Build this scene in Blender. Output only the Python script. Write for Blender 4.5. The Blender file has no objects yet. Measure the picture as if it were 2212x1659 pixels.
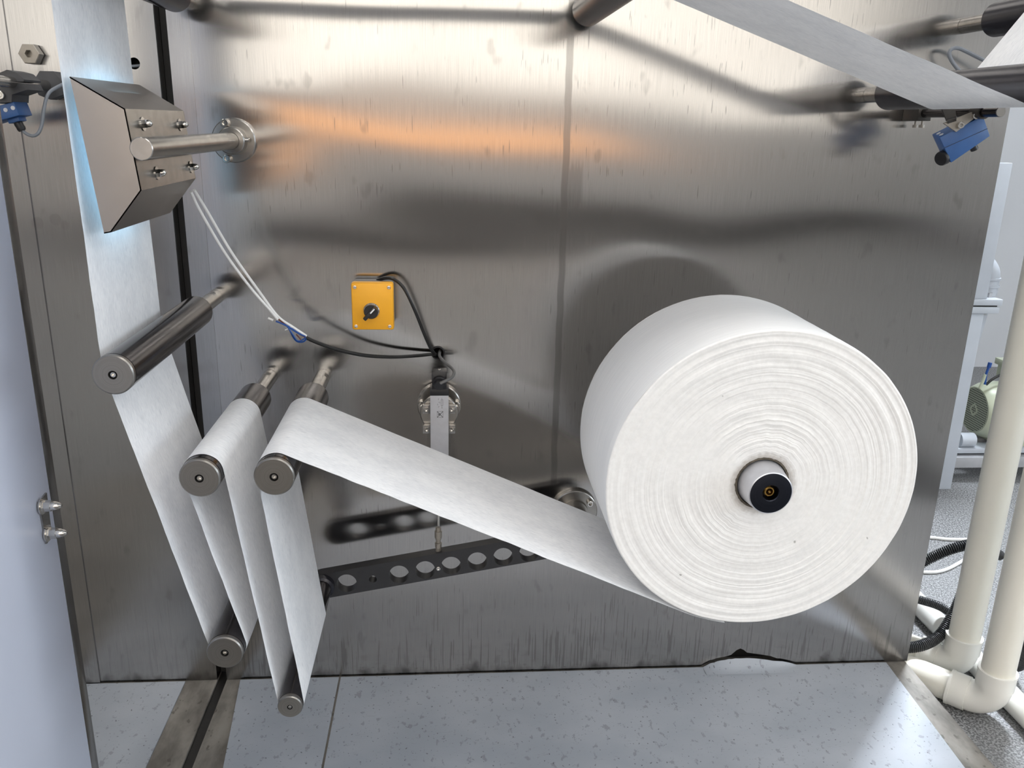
import bpy, bmesh, math, random
from mathutils import Vector, Matrix, noise

# ------------------------------------------------------------------ camera, world, light
random.seed(7)
SC = bpy.context.scene
COL = SC.collection
W, H, F = 2212.0, 1659.0, 1823.678
R = Matrix(((0.997087824, -0.000925944, 0.076256239),
            (-0.073104732, -0.296335254, 0.952282057),
            (0.021715652, -0.955083536, -0.295539964)))      # rows: world axes in lens axes (right, down, forward)
CAM = Vector((0.0, -1.40, 1.022))
cd = bpy.data.cameras.new('camera'); co = bpy.data.objects.new('camera', cd); COL.objects.link(co)
cd.sensor_width = 36.0; cd.lens = F / W * 36.0; cd.clip_start = 0.02; cd.clip_end = 60
rt = R @ Vector((1, 0, 0)); up = R @ Vector((0, -1, 0)); bk = R @ Vector((0, 0, -1))
co.matrix_world = Matrix(((rt.x, up.x, bk.x, CAM.x), (rt.y, up.y, bk.y, CAM.y), (rt.z, up.z, bk.z, CAM.z), (0, 0, 0, 1)))
SC.camera = co

SC.view_settings.view_transform = 'Standard'; SC.view_settings.look = 'None'
SC.view_settings.gamma = 1.0; SC.view_settings.use_curve_mapping = False
SC.view_settings.exposure = -0.57
try:
    SC.cycles.use_denoising = True
    SC.cycles.max_bounces = 7; SC.cycles.diffuse_bounces = 4; SC.cycles.glossy_bounces = 4; SC.cycles.transmission_bounces = 2
    SC.cycles.use_light_tree = False
except Exception:
    pass
wd = bpy.data.worlds.new('world'); SC.world = wd; wd.use_nodes = True
wd.node_tree.nodes['Background'].inputs[0].default_value = (0.80, 0.88, 1.0, 1)
wd.node_tree.nodes['Background'].inputs[1].default_value = 0.25

CEIL = 3.0
LAMP_W = 10.5            # power of one ceiling panel over the aisle
BACK_LAMP_W = 58.0      # flood lamp in the bay behind the panel, aimed at the pipes
BAY_LAMP_W = 28.0        # plain panel lamp of that bay
WINDOW_L = 2.7           # radiance of the daylit window band on the far wall
LAMPS = [(-1.3, -0.75), (0.75, -0.75), (2.6, -0.75), (-2.0, -2.6), (0.2, -2.6), (2.4, -2.6), (-2.0, -4.6), (0.2, -4.6), (2.4, -4.6), (-2.6, -6.7), (-0.4, -6.7), (1.8, -6.7)]  # rightmost near lamp and rearmost row added to brighten side cover and far wall


def at(u, v, y=0.0):
    d = R @ Vector((u - W / 2, v - H / 2, F)); return CAM + d * ((y - CAM.y) / d.y)


def atx(u, v, x):
    d = R @ Vector((u - W / 2, v - H / 2, F)); return CAM + d * ((x - CAM.x) / d.x)


def atz(u, v, z):
    d = R @ Vector((u - W / 2, v - H / 2, F)); return CAM + d * ((z - CAM.z) / d.z)


# ------------------------------------------------------------------ materials
M = {}


class NT:
    def __init__(s, name):
        s.m = bpy.data.materials.new(name); s.m.use_nodes = True; M[name] = s.m
        s.t = s.m.node_tree; s.b = s.t.nodes['Principled BSDF']; s.out = s.t.nodes['Material Output']

    def n(s, typ, **kw):
        o = s.t.nodes.new(typ)
        for k, v in kw.items():
            setattr(o, k, v)
        return o

    def l(s, a, b):
        s.t.links.new(a, b)

    def val(s, inp, x):
        if hasattr(x, 'is_output'):
            s.l(x, inp)
        else:
            inp.default_value = x

    def math(s, op, a, b=0.0, c=0.0, clamp=False):
        o = s.n('ShaderNodeMath', operation=op, use_clamp=clamp)
        for i, x in enumerate((a, b, c)):
            s.val(o.inputs[i], x)
        return o.outputs[0]

    def pos(s):
        g = s.n('ShaderNodeNewGeometry'); return g.outputs['Position']

    def xyz(s, v):
        o = s.n('ShaderNodeSeparateXYZ'); s.l(v, o.inputs[0]); return o.outputs

    def scaled(s, v, sc):
        o = s.n('ShaderNodeVectorMath', operation='MULTIPLY'); s.l(v, o.inputs[0]); o.inputs[1].default_value = sc; return o.outputs[0]

    def noise(s, v, scale=1.0, detail=2.0, rough=0.5, dist=0.0):
        o = s.n('ShaderNodeTexNoise'); s.l(v, o.inputs['Vector'])
        o.inputs['Scale'].default_value = scale; o.inputs['Detail'].default_value = detail
        o.inputs['Roughness'].default_value = rough; o.inputs['Distortion'].default_value = dist
        return o.outputs['Fac']

    def ramp(s, x, a, b, lo=0.0, hi=1.0):
        o = s.n('ShaderNodeMapRange'); o.interpolation_type = 'SMOOTHSTEP'
        s.val(o.inputs[0], x); s.val(o.inputs[1], a); s.val(o.inputs[2], b); s.val(o.inputs[3], lo); s.val(o.inputs[4], hi)
        return o.outputs[0]

    def mix(s, f, a, b):
        o = s.n('ShaderNodeMix', data_type='RGBA'); s.val(o.inputs[0], f)
        for i, x in ((6, a), (7, b)):
            if hasattr(x, 'is_output'):
                s.l(x, o.inputs[i])
            else:
                o.inputs[i].default_value = (*x, 1)
        return o.outputs[2]

    def bump(s, h, strength=0.2, dist=0.001):
        o = s.n('ShaderNodeBump'); o.inputs['Strength'].default_value = strength; o.inputs['Distance'].default_value = dist
        s.l(h, o.inputs['Height']); s.l(o.outputs[0], s.b.inputs['Normal']); return o

    def set(s, color=None, rough=None, metal=None, **kw):
        if color is not None:
            if hasattr(color, 'is_output'):
                s.l(color, s.b.inputs['Base Color'])
            else:
                s.b.inputs['Base Color'].default_value = (*color, 1)
        if rough is not None:
            s.val(s.b.inputs['Roughness'], rough)
        if metal is not None:
            s.val(s.b.inputs['Metallic'], metal)
        for k, v in kw.items():
            s.val(s.b.inputs[k.replace('_', ' ')], v)


def basic(name, col, rough=0.5, metal=0.0, var=0.06, scale=40.0, bump=0.0, stretch=(1, 1, 1), **kw):
    t = NT(name); p = t.scaled(t.pos(), stretch)
    nz = t.noise(p, scale, 3.0)
    c = t.mix(t.ramp(nz, 0.3, 0.7), tuple(x * (1 - var) for x in col), tuple(min(1, x * (1 + var)) for x in col))
    t.set(c, rough, metal, **kw)
    if bump:
        t.bump(nz, bump, 0.0006)
    return t


def steel_sheet(name, base, streaks=True, seam=None, warp=0.35, rough=0.15, spots=()):
    t = NT(name); P = t.pos(); x, y, z = t.xyz(P)
    # grime streaks that run down the brushed sheet, many more of them low down where it is splashed
    thr = t.ramp(z, 0.01, 0.28, 0.56, 0.77)
    s1 = t.noise(t.scaled(P, (290, 1, 10)), 1.0, 1.0)
    s2 = t.noise(t.scaled(P, (430, 1, 30)), 1.0, 0.0)
    gate = t.noise(t.scaled(P, (7, 1, 5)), 1.0, 2.0)
    thr2 = t.math('ADD', thr, t.ramp(gate, 0.35, 0.65, 0.05, -0.03))
    m1 = t.ramp(s1, thr2, t.math('ADD', thr2, 0.03))
    g2 = t.noise(t.scaled(P, (3.1, 1, 2.3)), 1.0, 1.0)
    th3 = t.ramp(g2, 0.35, 0.65, 0.80, 0.735)
    m2 = t.ramp(s2, th3, t.math('ADD', th3, 0.03))
    st = t.math('MAXIMUM', m1, m2)
    # blotchy finger marks
    bl = t.noise(t.scaled(P, (34, 1, 19)), 1.0, 2.0)
    bm_ = t.math('MULTIPLY', t.ramp(bl, 0.62, 0.74), 0.20)
    # soot near the very bottom edge, ragged
    so = t.noise(t.scaled(P, (30, 1, 12)), 1.0, 4.0)
    soot = t.math('MULTIPLY', t.ramp(t.math('SUBTRACT', t.math('MULTIPLY', so, 0.07), z), 0.015, 0.04), 0.75)
    dirt = t.math('MAXIMUM', t.math('MULTIPLY', st, 0.34 if streaks else 0.12), t.math('MAXIMUM', bm_, soot))
    if seam is not None:
        wob = t.math('MULTIPLY', t.math('SUBTRACT', t.noise(t.scaled(P, (1, 1, 18)), 1.0, 3.0), 0.5), 0.006)
        dx = t.math('ABSOLUTE', t.math('ADD', t.math('SUBTRACT', x, seam), wob))
        sm = t.math('MULTIPLY', t.ramp(dx, 0.0045, 0.0065, 1, 0), t.ramp(z, 0.36, 0.42))
        dirt = t.math('MAXIMUM', dirt, t.math('MULTIPLY', sm, 0.42))
    for sx_, sz_, sr_ in spots:   # greasy finger marks
        dd = t.math('SQRT', t.math('ADD', t.math('POWER', t.math('SUBTRACT', x, sx_), 2.0), t.math('POWER', t.math('SUBTRACT', z, sz_), 2.0)))
        dirt = t.math('MAXIMUM', dirt, t.ramp(t.math('ADD', dd, t.math('MULTIPLY', so, 0.004)), sr_, sr_ + 0.002, 0.20, 0.0))
    if seam is not None:   # old adhesive stain right of the seam
        rag = t.noise(t.scaled(P, (260, 1, 14)), 1.0, 2.0)
        ax_ = t.math('ABSOLUTE', t.math('SUBTRACT', x, seam + 0.014)); az_ = t.math('ABSOLUTE', t.math('SUBTRACT', z, 0.925))
        pm = t.math('MULTIPLY', t.ramp(ax_, 0.012, 0.017, 1, 0), t.ramp(t.math('ADD', az_, t.math('MULTIPLY', rag, 0.06)), 0.055, 0.075, 1, 0))
        dirt = t.math('MAXIMUM', dirt, t.math('MULTIPLY', pm, 0.26))
    grain = t.noise(t.scaled(P, (1400, 1, 16)), 1.0, 2.0)
    c0 = t.mix(t.ramp(grain, 0.3, 0.7), tuple(b * 0.93 for b in base), tuple(min(1, b * 1.05) for b in base))
    c = t.mix(dirt, c0, (0.10, 0.095, 0.09))
    t.set(c, t.math('ADD', rough, t.math('MULTIPLY', dirt, 0.10)), 1.0, Anisotropic=0.9)
    tg = t.n('ShaderNodeTangent'); tg.direction_type = 'UV_MAP'; tg.uv_map = 'UVMap'
    t.l(tg.outputs[0], t.b.inputs['Tangent'])
    wv = t.noise(t.scaled(P, (1.5, 1, 3.0)), 1.0, 1.0, 0.4, 0.3)
    t.bump(wv, warp, 0.02)
    return t


steel_sheet('steel_sheet', (0.415, 0.402, 0.390), seam=0.1912)
steel_sheet('steel_sheet_left', (0.41, 0.405, 0.402), streaks=False, rough=0.20, spots=[(at(u, v).x, at(u, v).z, q) for u, v, q in ((82, 482, .0095), (120, 474, .010), (140, 486, .008))])
basic('steel_part', (0.36, 0.345, 0.325), 0.26, 1.0, 0.08, 60, 0.05)
basic("steel_box", (0.37, 0.335, 0.30), 0.32, 1.0, 0.07, 9, 0.0)
basic('steel_bright', (0.62, 0.60, 0.57), 0.16, 1.0, 0.05, 80)
basic('aluminium', (0.62, 0.63, 0.67), 0.38, 0.85, 0.04, 60)
basic('dark_tube', (0.060, 0.055, 0.057), 0.17, 0.85, 0.10, 14)
basic('black_tube', (0.018, 0.018, 0.026), 0.24, 0.2, 0.10, 14)
basic('arm_paint', (0.045, 0.045, 0.048), 0.42, 0.4, 0.10, 30)
basic('black_plastic', (0.012, 0.012, 0.014), 0.38, 0.0, 0.1, 60)
basic('black_cable', (0.010, 0.010, 0.010), 0.28, 0.0, 0.1, 60)
basic('black_gasket', (0.012, 0.011, 0.010), 0.55, 0.0, 0.2, 30)
basic('hose_black', (0.010, 0.011, 0.013), 0.35, 0.0, 0.1, 60)
basic('grey_cable', (0.20, 0.22, 0.25), 0.40, 0.0, 0.05, 60)
basic('white_wire', (0.78, 0.78, 0.77), 0.40, 0.0, 0.03, 60)
basic('blue_wire', (0.01, 0.07, 0.30), 0.35, 0.0, 0.1, 60)
basic('brown_wire', (0.12, 0.03, 0.015), 0.35, 0.0, 0.1, 60)
basic('yellow_lid', (0.86, 0.40, 0.012), 0.42, 0.0, 0.03, 30)
basic('grey_plastic', (0.13, 0.13, 0.13), 0.45, 0.0, 0.05, 60)
basic('blue_sensor', (0.035, 0.11, 0.30), 0.42, 0.0, 0.06, 40)
basic('lens_grey', (0.62, 0.64, 0.68), 0.35, 0.0, 0.03, 40)
basic('bracket_dark', (0.06, 0.055, 0.05), 0.40, 0.5, 0.1, 40)
basic('bracket_beige', (0.34, 0.31, 0.27), 0.40, 0.5, 0.1, 40)
basic('clamp_grey', (0.07, 0.07, 0.075), 0.55, 0.1, 0.1, 60, 0.1)
basic('cover_white', (0.72, 0.76, 0.88), 0.42, 0.0, 0.015, 6)
basic('frame_white', (0.44, 0.475, 0.525), 0.45, 0.0, 0.03, 12)
basic('room_white', (0.56, 0.585, 0.62), 0.75, 0.0, 0.02, 3)
basic('ceiling_white', (0.80, 0.79, 0.77), 0.8, 0.0, 0.02, 3)
basic('hall_wall', (0.67, 0.66, 0.65), 0.8, 0.0, 0.04, 1.5)
basic('window_frame', (0.30, 0.30, 0.30), 0.5, 0.0, 0.05, 10)
basic('pvc', (0.80, 0.775, 0.69), 0.30, 0.0, 0.03, 8)
basic('pvc_fitting', (0.82, 0.81, 0.76), 0.27, 0.0, 0.02, 10)
basic('motor_green', (0.46, 0.50, 0.38), 0.35, 0.0, 0.03, 10)
basic('rail_grey', (0.40, 0.41, 0.43), 0.4, 0.2, 0.1, 10)
basic('brass', (0.70, 0.42, 0.12), 0.25, 1.0, 0.1, 80)
basic('print_grey', (0.12, 0.12, 0.13), 0.5, 0.0, 0.1, 60)
basic('print_white', (0.85, 0.85, 0.85), 0.5, 0.0, 0.02, 60)
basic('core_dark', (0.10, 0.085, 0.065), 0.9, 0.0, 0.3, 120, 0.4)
basic('cable_tie', (0.75, 0.75, 0.74), 0.35, 0.0, 0.03, 60)


def turned_metal(name, base, rough, cx=None):
    t = NT(name); tc = t.n('ShaderNodeTexCoord'); ox, oy, oz = t.xyz(tc.outputs['Object'])
    rr = t.math('SQRT', t.math('ADD', t.math('MULTIPLY', ox, ox), t.math('MULTIPLY', oz, oz)))
    cb = t.n('ShaderNodeCombineXYZ'); t.l(rr, cb.inputs[0])
    nz = t.noise(t.scaled(cb.outputs[0], (900, 1, 1)), 1.0, 3.0)
    t.set(t.mix(t.ramp(nz, 0.3, 0.7), tuple(b * 0.9 for b in base), tuple(b * 1.1 for b in base)), rough, 1.0)
    t.bump(nz, 0.12, 0.0004)


turned_metal('cap_metal', (0.27, 0.255, 0.235), 0.36)
turned_metal('hub_face', (0.035, 0.038, 0.05), 0.38)

# fibrous non-woven: thin, slightly see-through, fibres along the length
t = NT('nonwoven'); uv = t.n('ShaderNodeUVMap'); uv.uv_map = 'UVMap'
fb = t.noise(t.scaled(uv.outputs[0], (90, 620, 1)), 1.0, 4.0, 0.6)
cl = t.noise(t.scaled(uv.outputs[0], (16, 26, 1)), 1.0, 3.0)
dk = t.noise(t.scaled(uv.outputs[0], (60, 330, 1)), 1.0, 3.0, 0.6)
f1 = t.math('MULTIPLY_ADD', fb, 0.65, t.math('MULTIPLY', cl, 0.35))
cw = t.mix(t.ramp(f1, 0.36, 0.62), (0.82, 0.83, 0.85), (0.96, 0.962, 0.97))
cw = t.mix(t.math('MULTIPLY', t.ramp(dk, 0.62, 0.74), 0.45), cw, (0.45, 0.47, 0.50))
t.set(cw, 0.85, 0.0)
t.b.inputs['Specular IOR Level'].default_value = 0.15
t.bump(fb, 0.22, 0.0006)
tr = t.n('ShaderNodeBsdfTranslucent'); t.l(cw, tr.inputs['Color'])
mx = t.n('ShaderNodeMixShader'); mx.inputs[0].default_value = 0.12
t.l(t.b.outputs[0], mx.inputs[1]); t.l(tr.outputs[0], mx.inputs[2]); t.l(mx.outputs[0], t.out.inputs['Surface'])

t = NT('roll_side'); uv = t.n('ShaderNodeUVMap'); uv.uv_map = 'UVMap'
fb = t.noise(t.scaled(uv.outputs[0], (14, 420, 1)), 1.0, 3.0, 0.6)
t.set(t.mix(t.ramp(fb, 0.25, 0.75), (0.79, 0.80, 0.81), (0.85, 0.855, 0.86)), 0.9, 0.0)
t.b.inputs['Specular IOR Level'].default_value = 0.1
t.bump(fb, 0.15, 0.0006)
t = NT('roll_face'); P = t.pos()
nz = t.noise(t.scaled(P, (160, 160, 160)), 1.0, 4.0, 0.6); sp = t.noise(t.scaled(P, (85, 85, 85)), 1.0, 1.0)
px, py, pz = t.xyz(P)
rr = t.math('SQRT', t.math('ADD', t.math('POWER', t.math('SUBTRACT', px, 0.41), 2.0), t.math('POWER', t.math('SUBTRACT', pz, 0.579), 2.0)))
cc = t.mix(t.ramp(nz, 0.3, 0.7), (0.83, 0.825, 0.815), (0.88, 0.875, 0.865))
cc = t.mix(t.math('MULTIPLY', t.ramp(sp, 0.80, 0.83), 0.6), cc, (0.2, 0.19, 0.18))
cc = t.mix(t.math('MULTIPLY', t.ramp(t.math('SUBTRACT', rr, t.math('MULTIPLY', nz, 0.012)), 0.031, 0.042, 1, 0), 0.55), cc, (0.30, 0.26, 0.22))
t.set(cc, 0.95, 0.0); t.b.inputs['Specular IOR Level'].default_value = 0.05
t.bump(nz, 0.25, 0.0008)

# floor film, tape base, speckled ground
t = NT('floor_film'); P = t.pos()
sc1 = t.noise(t.scaled(P, (70, 45, 1)), 1.0, 3.0, 0.6); sc2 = t.noise(t.scaled(P, (190, 150, 1)), 1.0, 2.0, 0.5)
big = t.noise(t.scaled(P, (5, 7, 1)), 1.0, 3.0); scr = t.noise(t.scaled(P, (60, 260, 1)), 1.0, 2.0, 0.5, 1.5)
c = t.mix(t.ramp(big, 0.3, 0.7), (0.315, 0.345, 0.385), (0.385, 0.41, 0.45))
c = t.mix(t.math('MULTIPLY', t.ramp(sc1, 0.60, 0.66), 0.40), c, (0.12, 0.12, 0.13))
c = t.mix(t.math('MULTIPLY', t.ramp(sc2, 0.675, 0.71), 0.75), c, (0.06, 0.06, 0.06))
c = t.mix(t.math('MULTIPLY', t.ramp(scr, 0.67, 0.70), 0.25), c, (0.20, 0.20, 0.21))
t.set(c, t.math('MULTIPLY_ADD', big, 0.2, 0.28), 0.0)
t = NT('floor_base'); P = t.pos()
n1 = t.noise(t.scaled(P, (22, 9, 9)), 1.0, 4.0, 0.6); n2 = t.noise(t.scaled(P, (75, 40, 40)), 1.0, 2.0)
c = t.mix(t.ramp(n1, 0.3, 0.7), (0.11, 0.10, 0.086), (0.25, 0.232, 0.205))
c = t.mix(t.math('MULTIPLY', t.ramp(n2, 0.64, 0.70), 0.7), c, (0.07, 0.06, 0.05))
t.set(c, 0.5, 0.0); t.bump(n1, 0.2, 0.001)
t = NT('ground'); P = t.pos()
n1 = t.noise(P, 230.0, 3.0, 0.6); n2 = t.noise(P, 4.0, 3.0)
c = t.mix(t.ramp(n1, 0.42, 0.60), (0.06, 0.06, 0.064), (0.36, 0.365, 0.37))
c = t.mix(t.ramp(n2, 0.3, 0.7, 0.0, 0.45), c, (0.24, 0.245, 0.25))
t.set(c, 0.55, 0.0)
# perforated fan cover of the far motor
t = NT('fan_grille'); P = t.pos(); gx, gy, gz = t.xyz(P)
a = t.math('SINE', t.math('MULTIPLY', t.math('ADD', gy, gz), 420.0)); b = t.math('SINE', t.math('MULTIPLY', t.math('SUBTRACT', gy, gz), 420.0))
t.set(t.mix(t.ramp(t.math('MULTIPLY', a, b), -0.05, 0.25), (0.40, 0.44, 0.34), (0.015, 0.016, 0.012)), 0.5, 0.0)


def emit(name, col, s):
    t = NT(name); t.set(col, 0.5, 0.0)
    t.b.inputs['Emission Color'].default_value = (*col, 1); t.b.inputs['Emission Strength'].default_value = s
    if name in ('lamp_glow', 'lamp_blue'):
        t.m.cycles.emission_sampling = 'NONE'      # a lamp object sits right in front of these


emit('window_glow', (1.0, 0.95, 0.87), WINDOW_L)
emit('side_fill_glow', (0.80, 0.90, 1.0), 9.0)  # bluish glow of the panel added on the right wall
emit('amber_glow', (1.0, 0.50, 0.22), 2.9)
emit('lamp_glow', (1.0, 0.98, 0.95), 6.0)
emit('lamp_blue', (0.35, 0.72, 1.0), 2.0)

# ------------------------------------------------------------------ mesh helpers
LOC = {}


def new_obj(name, me, parent=None, origin=None):
    o = bpy.data.objects.new(name, me); COL.objects.link(o)
    base = LOC.get(parent.name, Vector((0, 0, 0))) if parent else Vector((0, 0, 0))
    org = Vector(origin) if origin is not None else (base if parent else None)
    if org is None:
        vs = [v.co for v in me.vertices]
        org = Vector((sum(min(f(v) for v in vs) + max(f(v) for v in vs) for f in (lambda v: v.x,)) / 2,
                      (min(v.y for v in vs) + max(v.y for v in vs)) / 2, min(v.z for v in vs)))
    me.transform(Matrix.Translation(-org))
    o.location = org - base
    if parent:
        o.parent = parent
    LOC[o.name] = org
    return o


def obj(name, bm, mat, parent=None, smooth=35.0, origin=None):
    me = bpy.data.meshes.new(name)
    bmesh.ops.recalc_face_normals(bm, faces=bm.faces[:])
    bm.to_mesh(me); bm.free()
    if smooth:
        me.shade_smooth(); me.set_sharp_from_angle(angle=math.radians(smooth))
    me.materials.append(M[mat])
    return new_obj(name, me, parent, origin)


def tag(o, label=None, cat=None, group=None, kind=None):
    if label: o['label'] = label
    if cat: o['category'] = cat
    if group: o['group'] = group
    if kind: o['kind'] = kind
    return o


def thing(name, loc, label, cat, group=None):
    o = bpy.data.objects.new(name, None); COL.objects.link(o); o.empty_display_size = 0.02
    o.location = Vector(loc); LOC[o.name] = Vector(loc)
    return tag(o, label, cat, group)


def frame(p, d):
    d = Vector(d).normalized(); q = d.to_track_quat('Z', 'Y')
    return Matrix.Translation(Vector(p)) @ q.to_matrix().to_4x4()


def lathe(bm, prof, p, d, seg=32, cap=True, squash=None):
    """prof: list of (height along d, radius)."""
    m = frame(p, d); rings = []
    for h, r in prof:
        if r < 1e-6:
            rings.append([bm.verts.new(m @ Vector((0, 0, h)))])
        else:
            rings.append([bm.verts.new(m @ Vector((r * math.cos(2 * math.pi * k / seg), r * math.sin(2 * math.pi * k / seg), h))) for k in range(seg)])
    for a, b in zip(rings, rings[1:]):
        if len(a) == 1 and len(b) == 1:
            continue
        for k in range(seg):
            k2 = (k + 1) % seg
            if len(a) == 1:
                bm.faces.new((a[0], b[k2], b[k]))
            elif len(b) == 1:
                bm.faces.new((a[k], a[k2], b[0]))
            else:
                bm.faces.new((a[k], a[k2], b[k2], b[k]))
    if cap:
        if len(rings[0]) > 1: bm.faces.new(rings[0][::-1])
        if len(rings[-1]) > 1: bm.faces.new(rings[-1])
    return bm


def box(bm, lo, hi, bev=0.0, mat=None):
    vs = [bm.verts.new(Vector((x, y, z))) for x in (lo[0], hi[0]) for y in (lo[1], hi[1]) for z in (lo[2], hi[2])]
    fs = [(0, 1, 3, 2), (4, 6, 7, 5), (0, 4, 5, 1), (2, 3, 7, 6), (0, 2, 6, 4), (1, 5, 7, 3)]
    faces = [bm.faces.new([vs[i] for i in f]) for f in fs]
    if bev:
        es = list({e for f in faces for e in f.edges})
        bmesh.ops.bevel(bm, geom=es, offset=bev, segments=2, affect='EDGES', profile=0.5)
    if mat:
        bmesh.ops.transform(bm, matrix=mat, verts=bm.verts[:])
    return bm


def hexa(bm, c8, bev=0.0):
    """8 corners: 4 of the near face in order, 4 of the far face in the same order."""
    vs = [bm.verts.new(Vector(c)) for c in c8]
    faces = [bm.faces.new([vs[i] for i in f]) for f in ((0, 1, 2, 3), (7, 6, 5, 4), (0, 4, 5, 1), (1, 5, 6, 2), (2, 6, 7, 3), (3, 7, 4, 0))]
    if bev:
        es = list({e for f in faces for e in f.edges})
        bmesh.ops.bevel(bm, geom=es, offset=bev, segments=2, affect='EDGES', profile=0.5)
    return bm


def prism(bm, pts, d):
    """planar polygon pts extruded by vector d."""
    a = [bm.verts.new(Vector(p)) for p in pts]; b = [bm.verts.new(Vector(p) + Vector(d)) for p in pts]
    bm.faces.new(a); bm.faces.new(b[::-1]); n = len(a)
    for i in range(n):
        bm.faces.new((a[i], b[i], b[(i + 1) % n], a[(i + 1) % n]))
    return bm


def spline(pts, step=0.004):
    P = [Vector(p) for p in pts]; P = [P[0] * 2 - P[1]] + P + [P[-1] * 2 - P[-2]]; out = []
    for i in range(1, len(P) - 2):
        a, b, c, d = P[i - 1], P[i], P[i + 1], P[i + 2]; n = max(2, int((c - b).length / step))
        for k in range(n):
            s = k / n
            out.append(0.5 * ((2 * b) + (c - a) * s + (2 * a - 5 * b + 4 * c - d) * s * s + (3 * b - a - 3 * c + d) * s ** 3))
    out.append(P[-2]); return out


def sweep(bm, path, radii, seg=10):
    n = len(path); rf = radii if callable(radii) else (lambda i: radii)
    t0 = (path[1] - path[0]).normalized(); nrm = t0.orthogonal().normalized(); rings = []
    for i, p in enumerate(path):
        tt = (path[min(i + 1, n - 1)] - path[max(i - 1, 0)]).normalized()
        nrm = (nrm - tt * nrm.dot(tt)).normalized(); bn = tt.cross(nrm); r = rf(i)
        rings.append([bm.verts.new(p + nrm * (r * math.cos(2 * math.pi * k / seg)) + bn * (r * math.sin(2 * math.pi * k / seg))) for k in range(seg)])
    for a, b in zip(rings, rings[1:]):
        for k in range(seg):
            bm.faces.new((a[k], a[(k + 1) % seg], b[(k + 1) % seg], b[k]))
    bm.faces.new(rings[0][::-1]); bm.faces.new(rings[-1]); return bm


def cable(pts, r, step=0.004, seg=10):
    return sweep(bmesh.new(), spline(pts, step), r, seg)


def hose(pts, r, pitch=0.0042):
    path = spline(pts, pitch / 3)
    return sweep(bmesh.new(), path, lambda i: r if i % 3 else r * 0.80, 12)


def plate_mesh(outline, holes, y0, y1, name):
    """flat plate in the x-z plane with holes; y0 front, y1 back."""
    cu = bpy.data.curves.new(name, 'CURVE'); cu.dimensions = '2D'; cu.fill_mode = 'BOTH'; cu.extrude = abs(y1 - y0) / 2
    for pts in [outline] + holes:
        s = cu.splines.new('POLY'); s.points.add(len(pts) - 1)
        for q, (x, z) in zip(s.points, pts):
            q.co = (x, z, 0, 1)
        s.use_cyclic_u = True
    o = bpy.data.objects.new(name, cu); COL.objects.link(o)
    dg = bpy.context.evaluated_depsgraph_get()
    me = bpy.data.meshes.new_from_object(o.evaluated_get(dg))
    bpy.data.objects.remove(o); bpy.data.curves.remove(cu)
    for v in me.vertices:
        x, z, e = v.co; v.co = (x, (y0 + y1) / 2 + e, z)
    bm = bmesh.new(); bm.from_mesh(me); bmesh.ops.remove_doubles(bm, verts=bm.verts[:], dist=1e-6)
    bpy.data.meshes.remove(me); return bm


def add_uv_xz(o):
    me = o.data; uvl = me.uv_layers.new(name='UVMap'); org = LOC[o.name]
    for lp in me.loops:
        c = me.vertices[lp.vertex_index].co + org; uvl.data[lp.index].uv = (c.x + c.y * 0.3, c.z)


def circle(cx, cz, r, n=40):
    return [(cx + r * math.cos(2 * math.pi * k / n), cz + r * math.sin(2 * math.pi * k / n)) for k in range(n)]


def cap_screw(name, p, d, r, h, parent, mat='steel_bright', hexr=0.55):
    """socket head screw: knurled head with a hexagon recess."""
    bm = bmesh.new()
    lathe(bm, [(0, r), (h * 0.9, r), (h, r * 0.9), (h, r * hexr)], p, d, 20, cap=False)
    m = frame(p, d)
    top = [bm.verts.new(m @ Vector((r * hexr * math.cos(k * math.pi / 3), r * hexr * math.sin(k * math.pi / 3), h * 1.001))) for k in range(6)]
    bot = [bm.verts.new(m @ Vector((r * hexr * math.cos(k * math.pi / 3), r * hexr * math.sin(k * math.pi / 3), h * 0.4))) for k in range(6)]
    for k in range(6):
        bm.faces.new((top[k], top[(k + 1) % 6], bot[(k + 1) % 6], bot[k]))
    bm.faces.new(bot)
    return obj(name, bm, mat, parent, 30)


def acorn_nut(p, d, r, parent, k=1.0):
    d = Vector(d).normalized(); p = Vector(p)
    w = obj('washer', lathe(bmesh.new(), [(0, r * 1.75), (r * 0.22, r * 1.75)], p, d, 24), 'steel_bright', parent)
    bm = bmesh.new()
    lathe(bm, [(r * 0.22, r * 1.15), (r * 1.25 * k, r * 1.15)], p, d, 6)
    if k > 1:
        lathe(bm, [(r * 0.22, r * 1.4), (r * 0.5, r * 1.4)], p, d, 20)
    lathe(bm, [(r * 1.25 * k, r * 0.94), (r * 1.7 * k, r * 0.90), (r * 2.2 * k, r * 0.66), (r * 2.5 * k, r * 0.3), (r * 2.56 * k, 0)], p, d, 20)
    return obj('acorn_nut', bm, 'steel_bright', parent, 30)


# ------------------------------------------------------------------ the setting
GZ = -0.10
GAP0, GAP1, EDGE = -0.436, -0.418, 0.9252
bm = bmesh.new(); box(bm, (-1.05, -0.95, -0.095), (GAP0, 0.05, 0.0)); box(bm, (GAP1, -0.95, -0.095), (0.921, 0.05, 0.0)); box(bm, (GAP0 - .01, -0.95, -0.095), (GAP1 + .01, 0.05, -0.02))
fl = tag(obj('floor', bm, 'floor_base', None, 0), kind='structure', label='worn beige machine platform with a dark groove')


def film(name, pts, h=0.0022):
    return obj(name, prism(bmesh.new(), [(x, y, 0.0) for x, y in pts], (0, 0, h)), 'floor_film', fl, 0)


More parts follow.
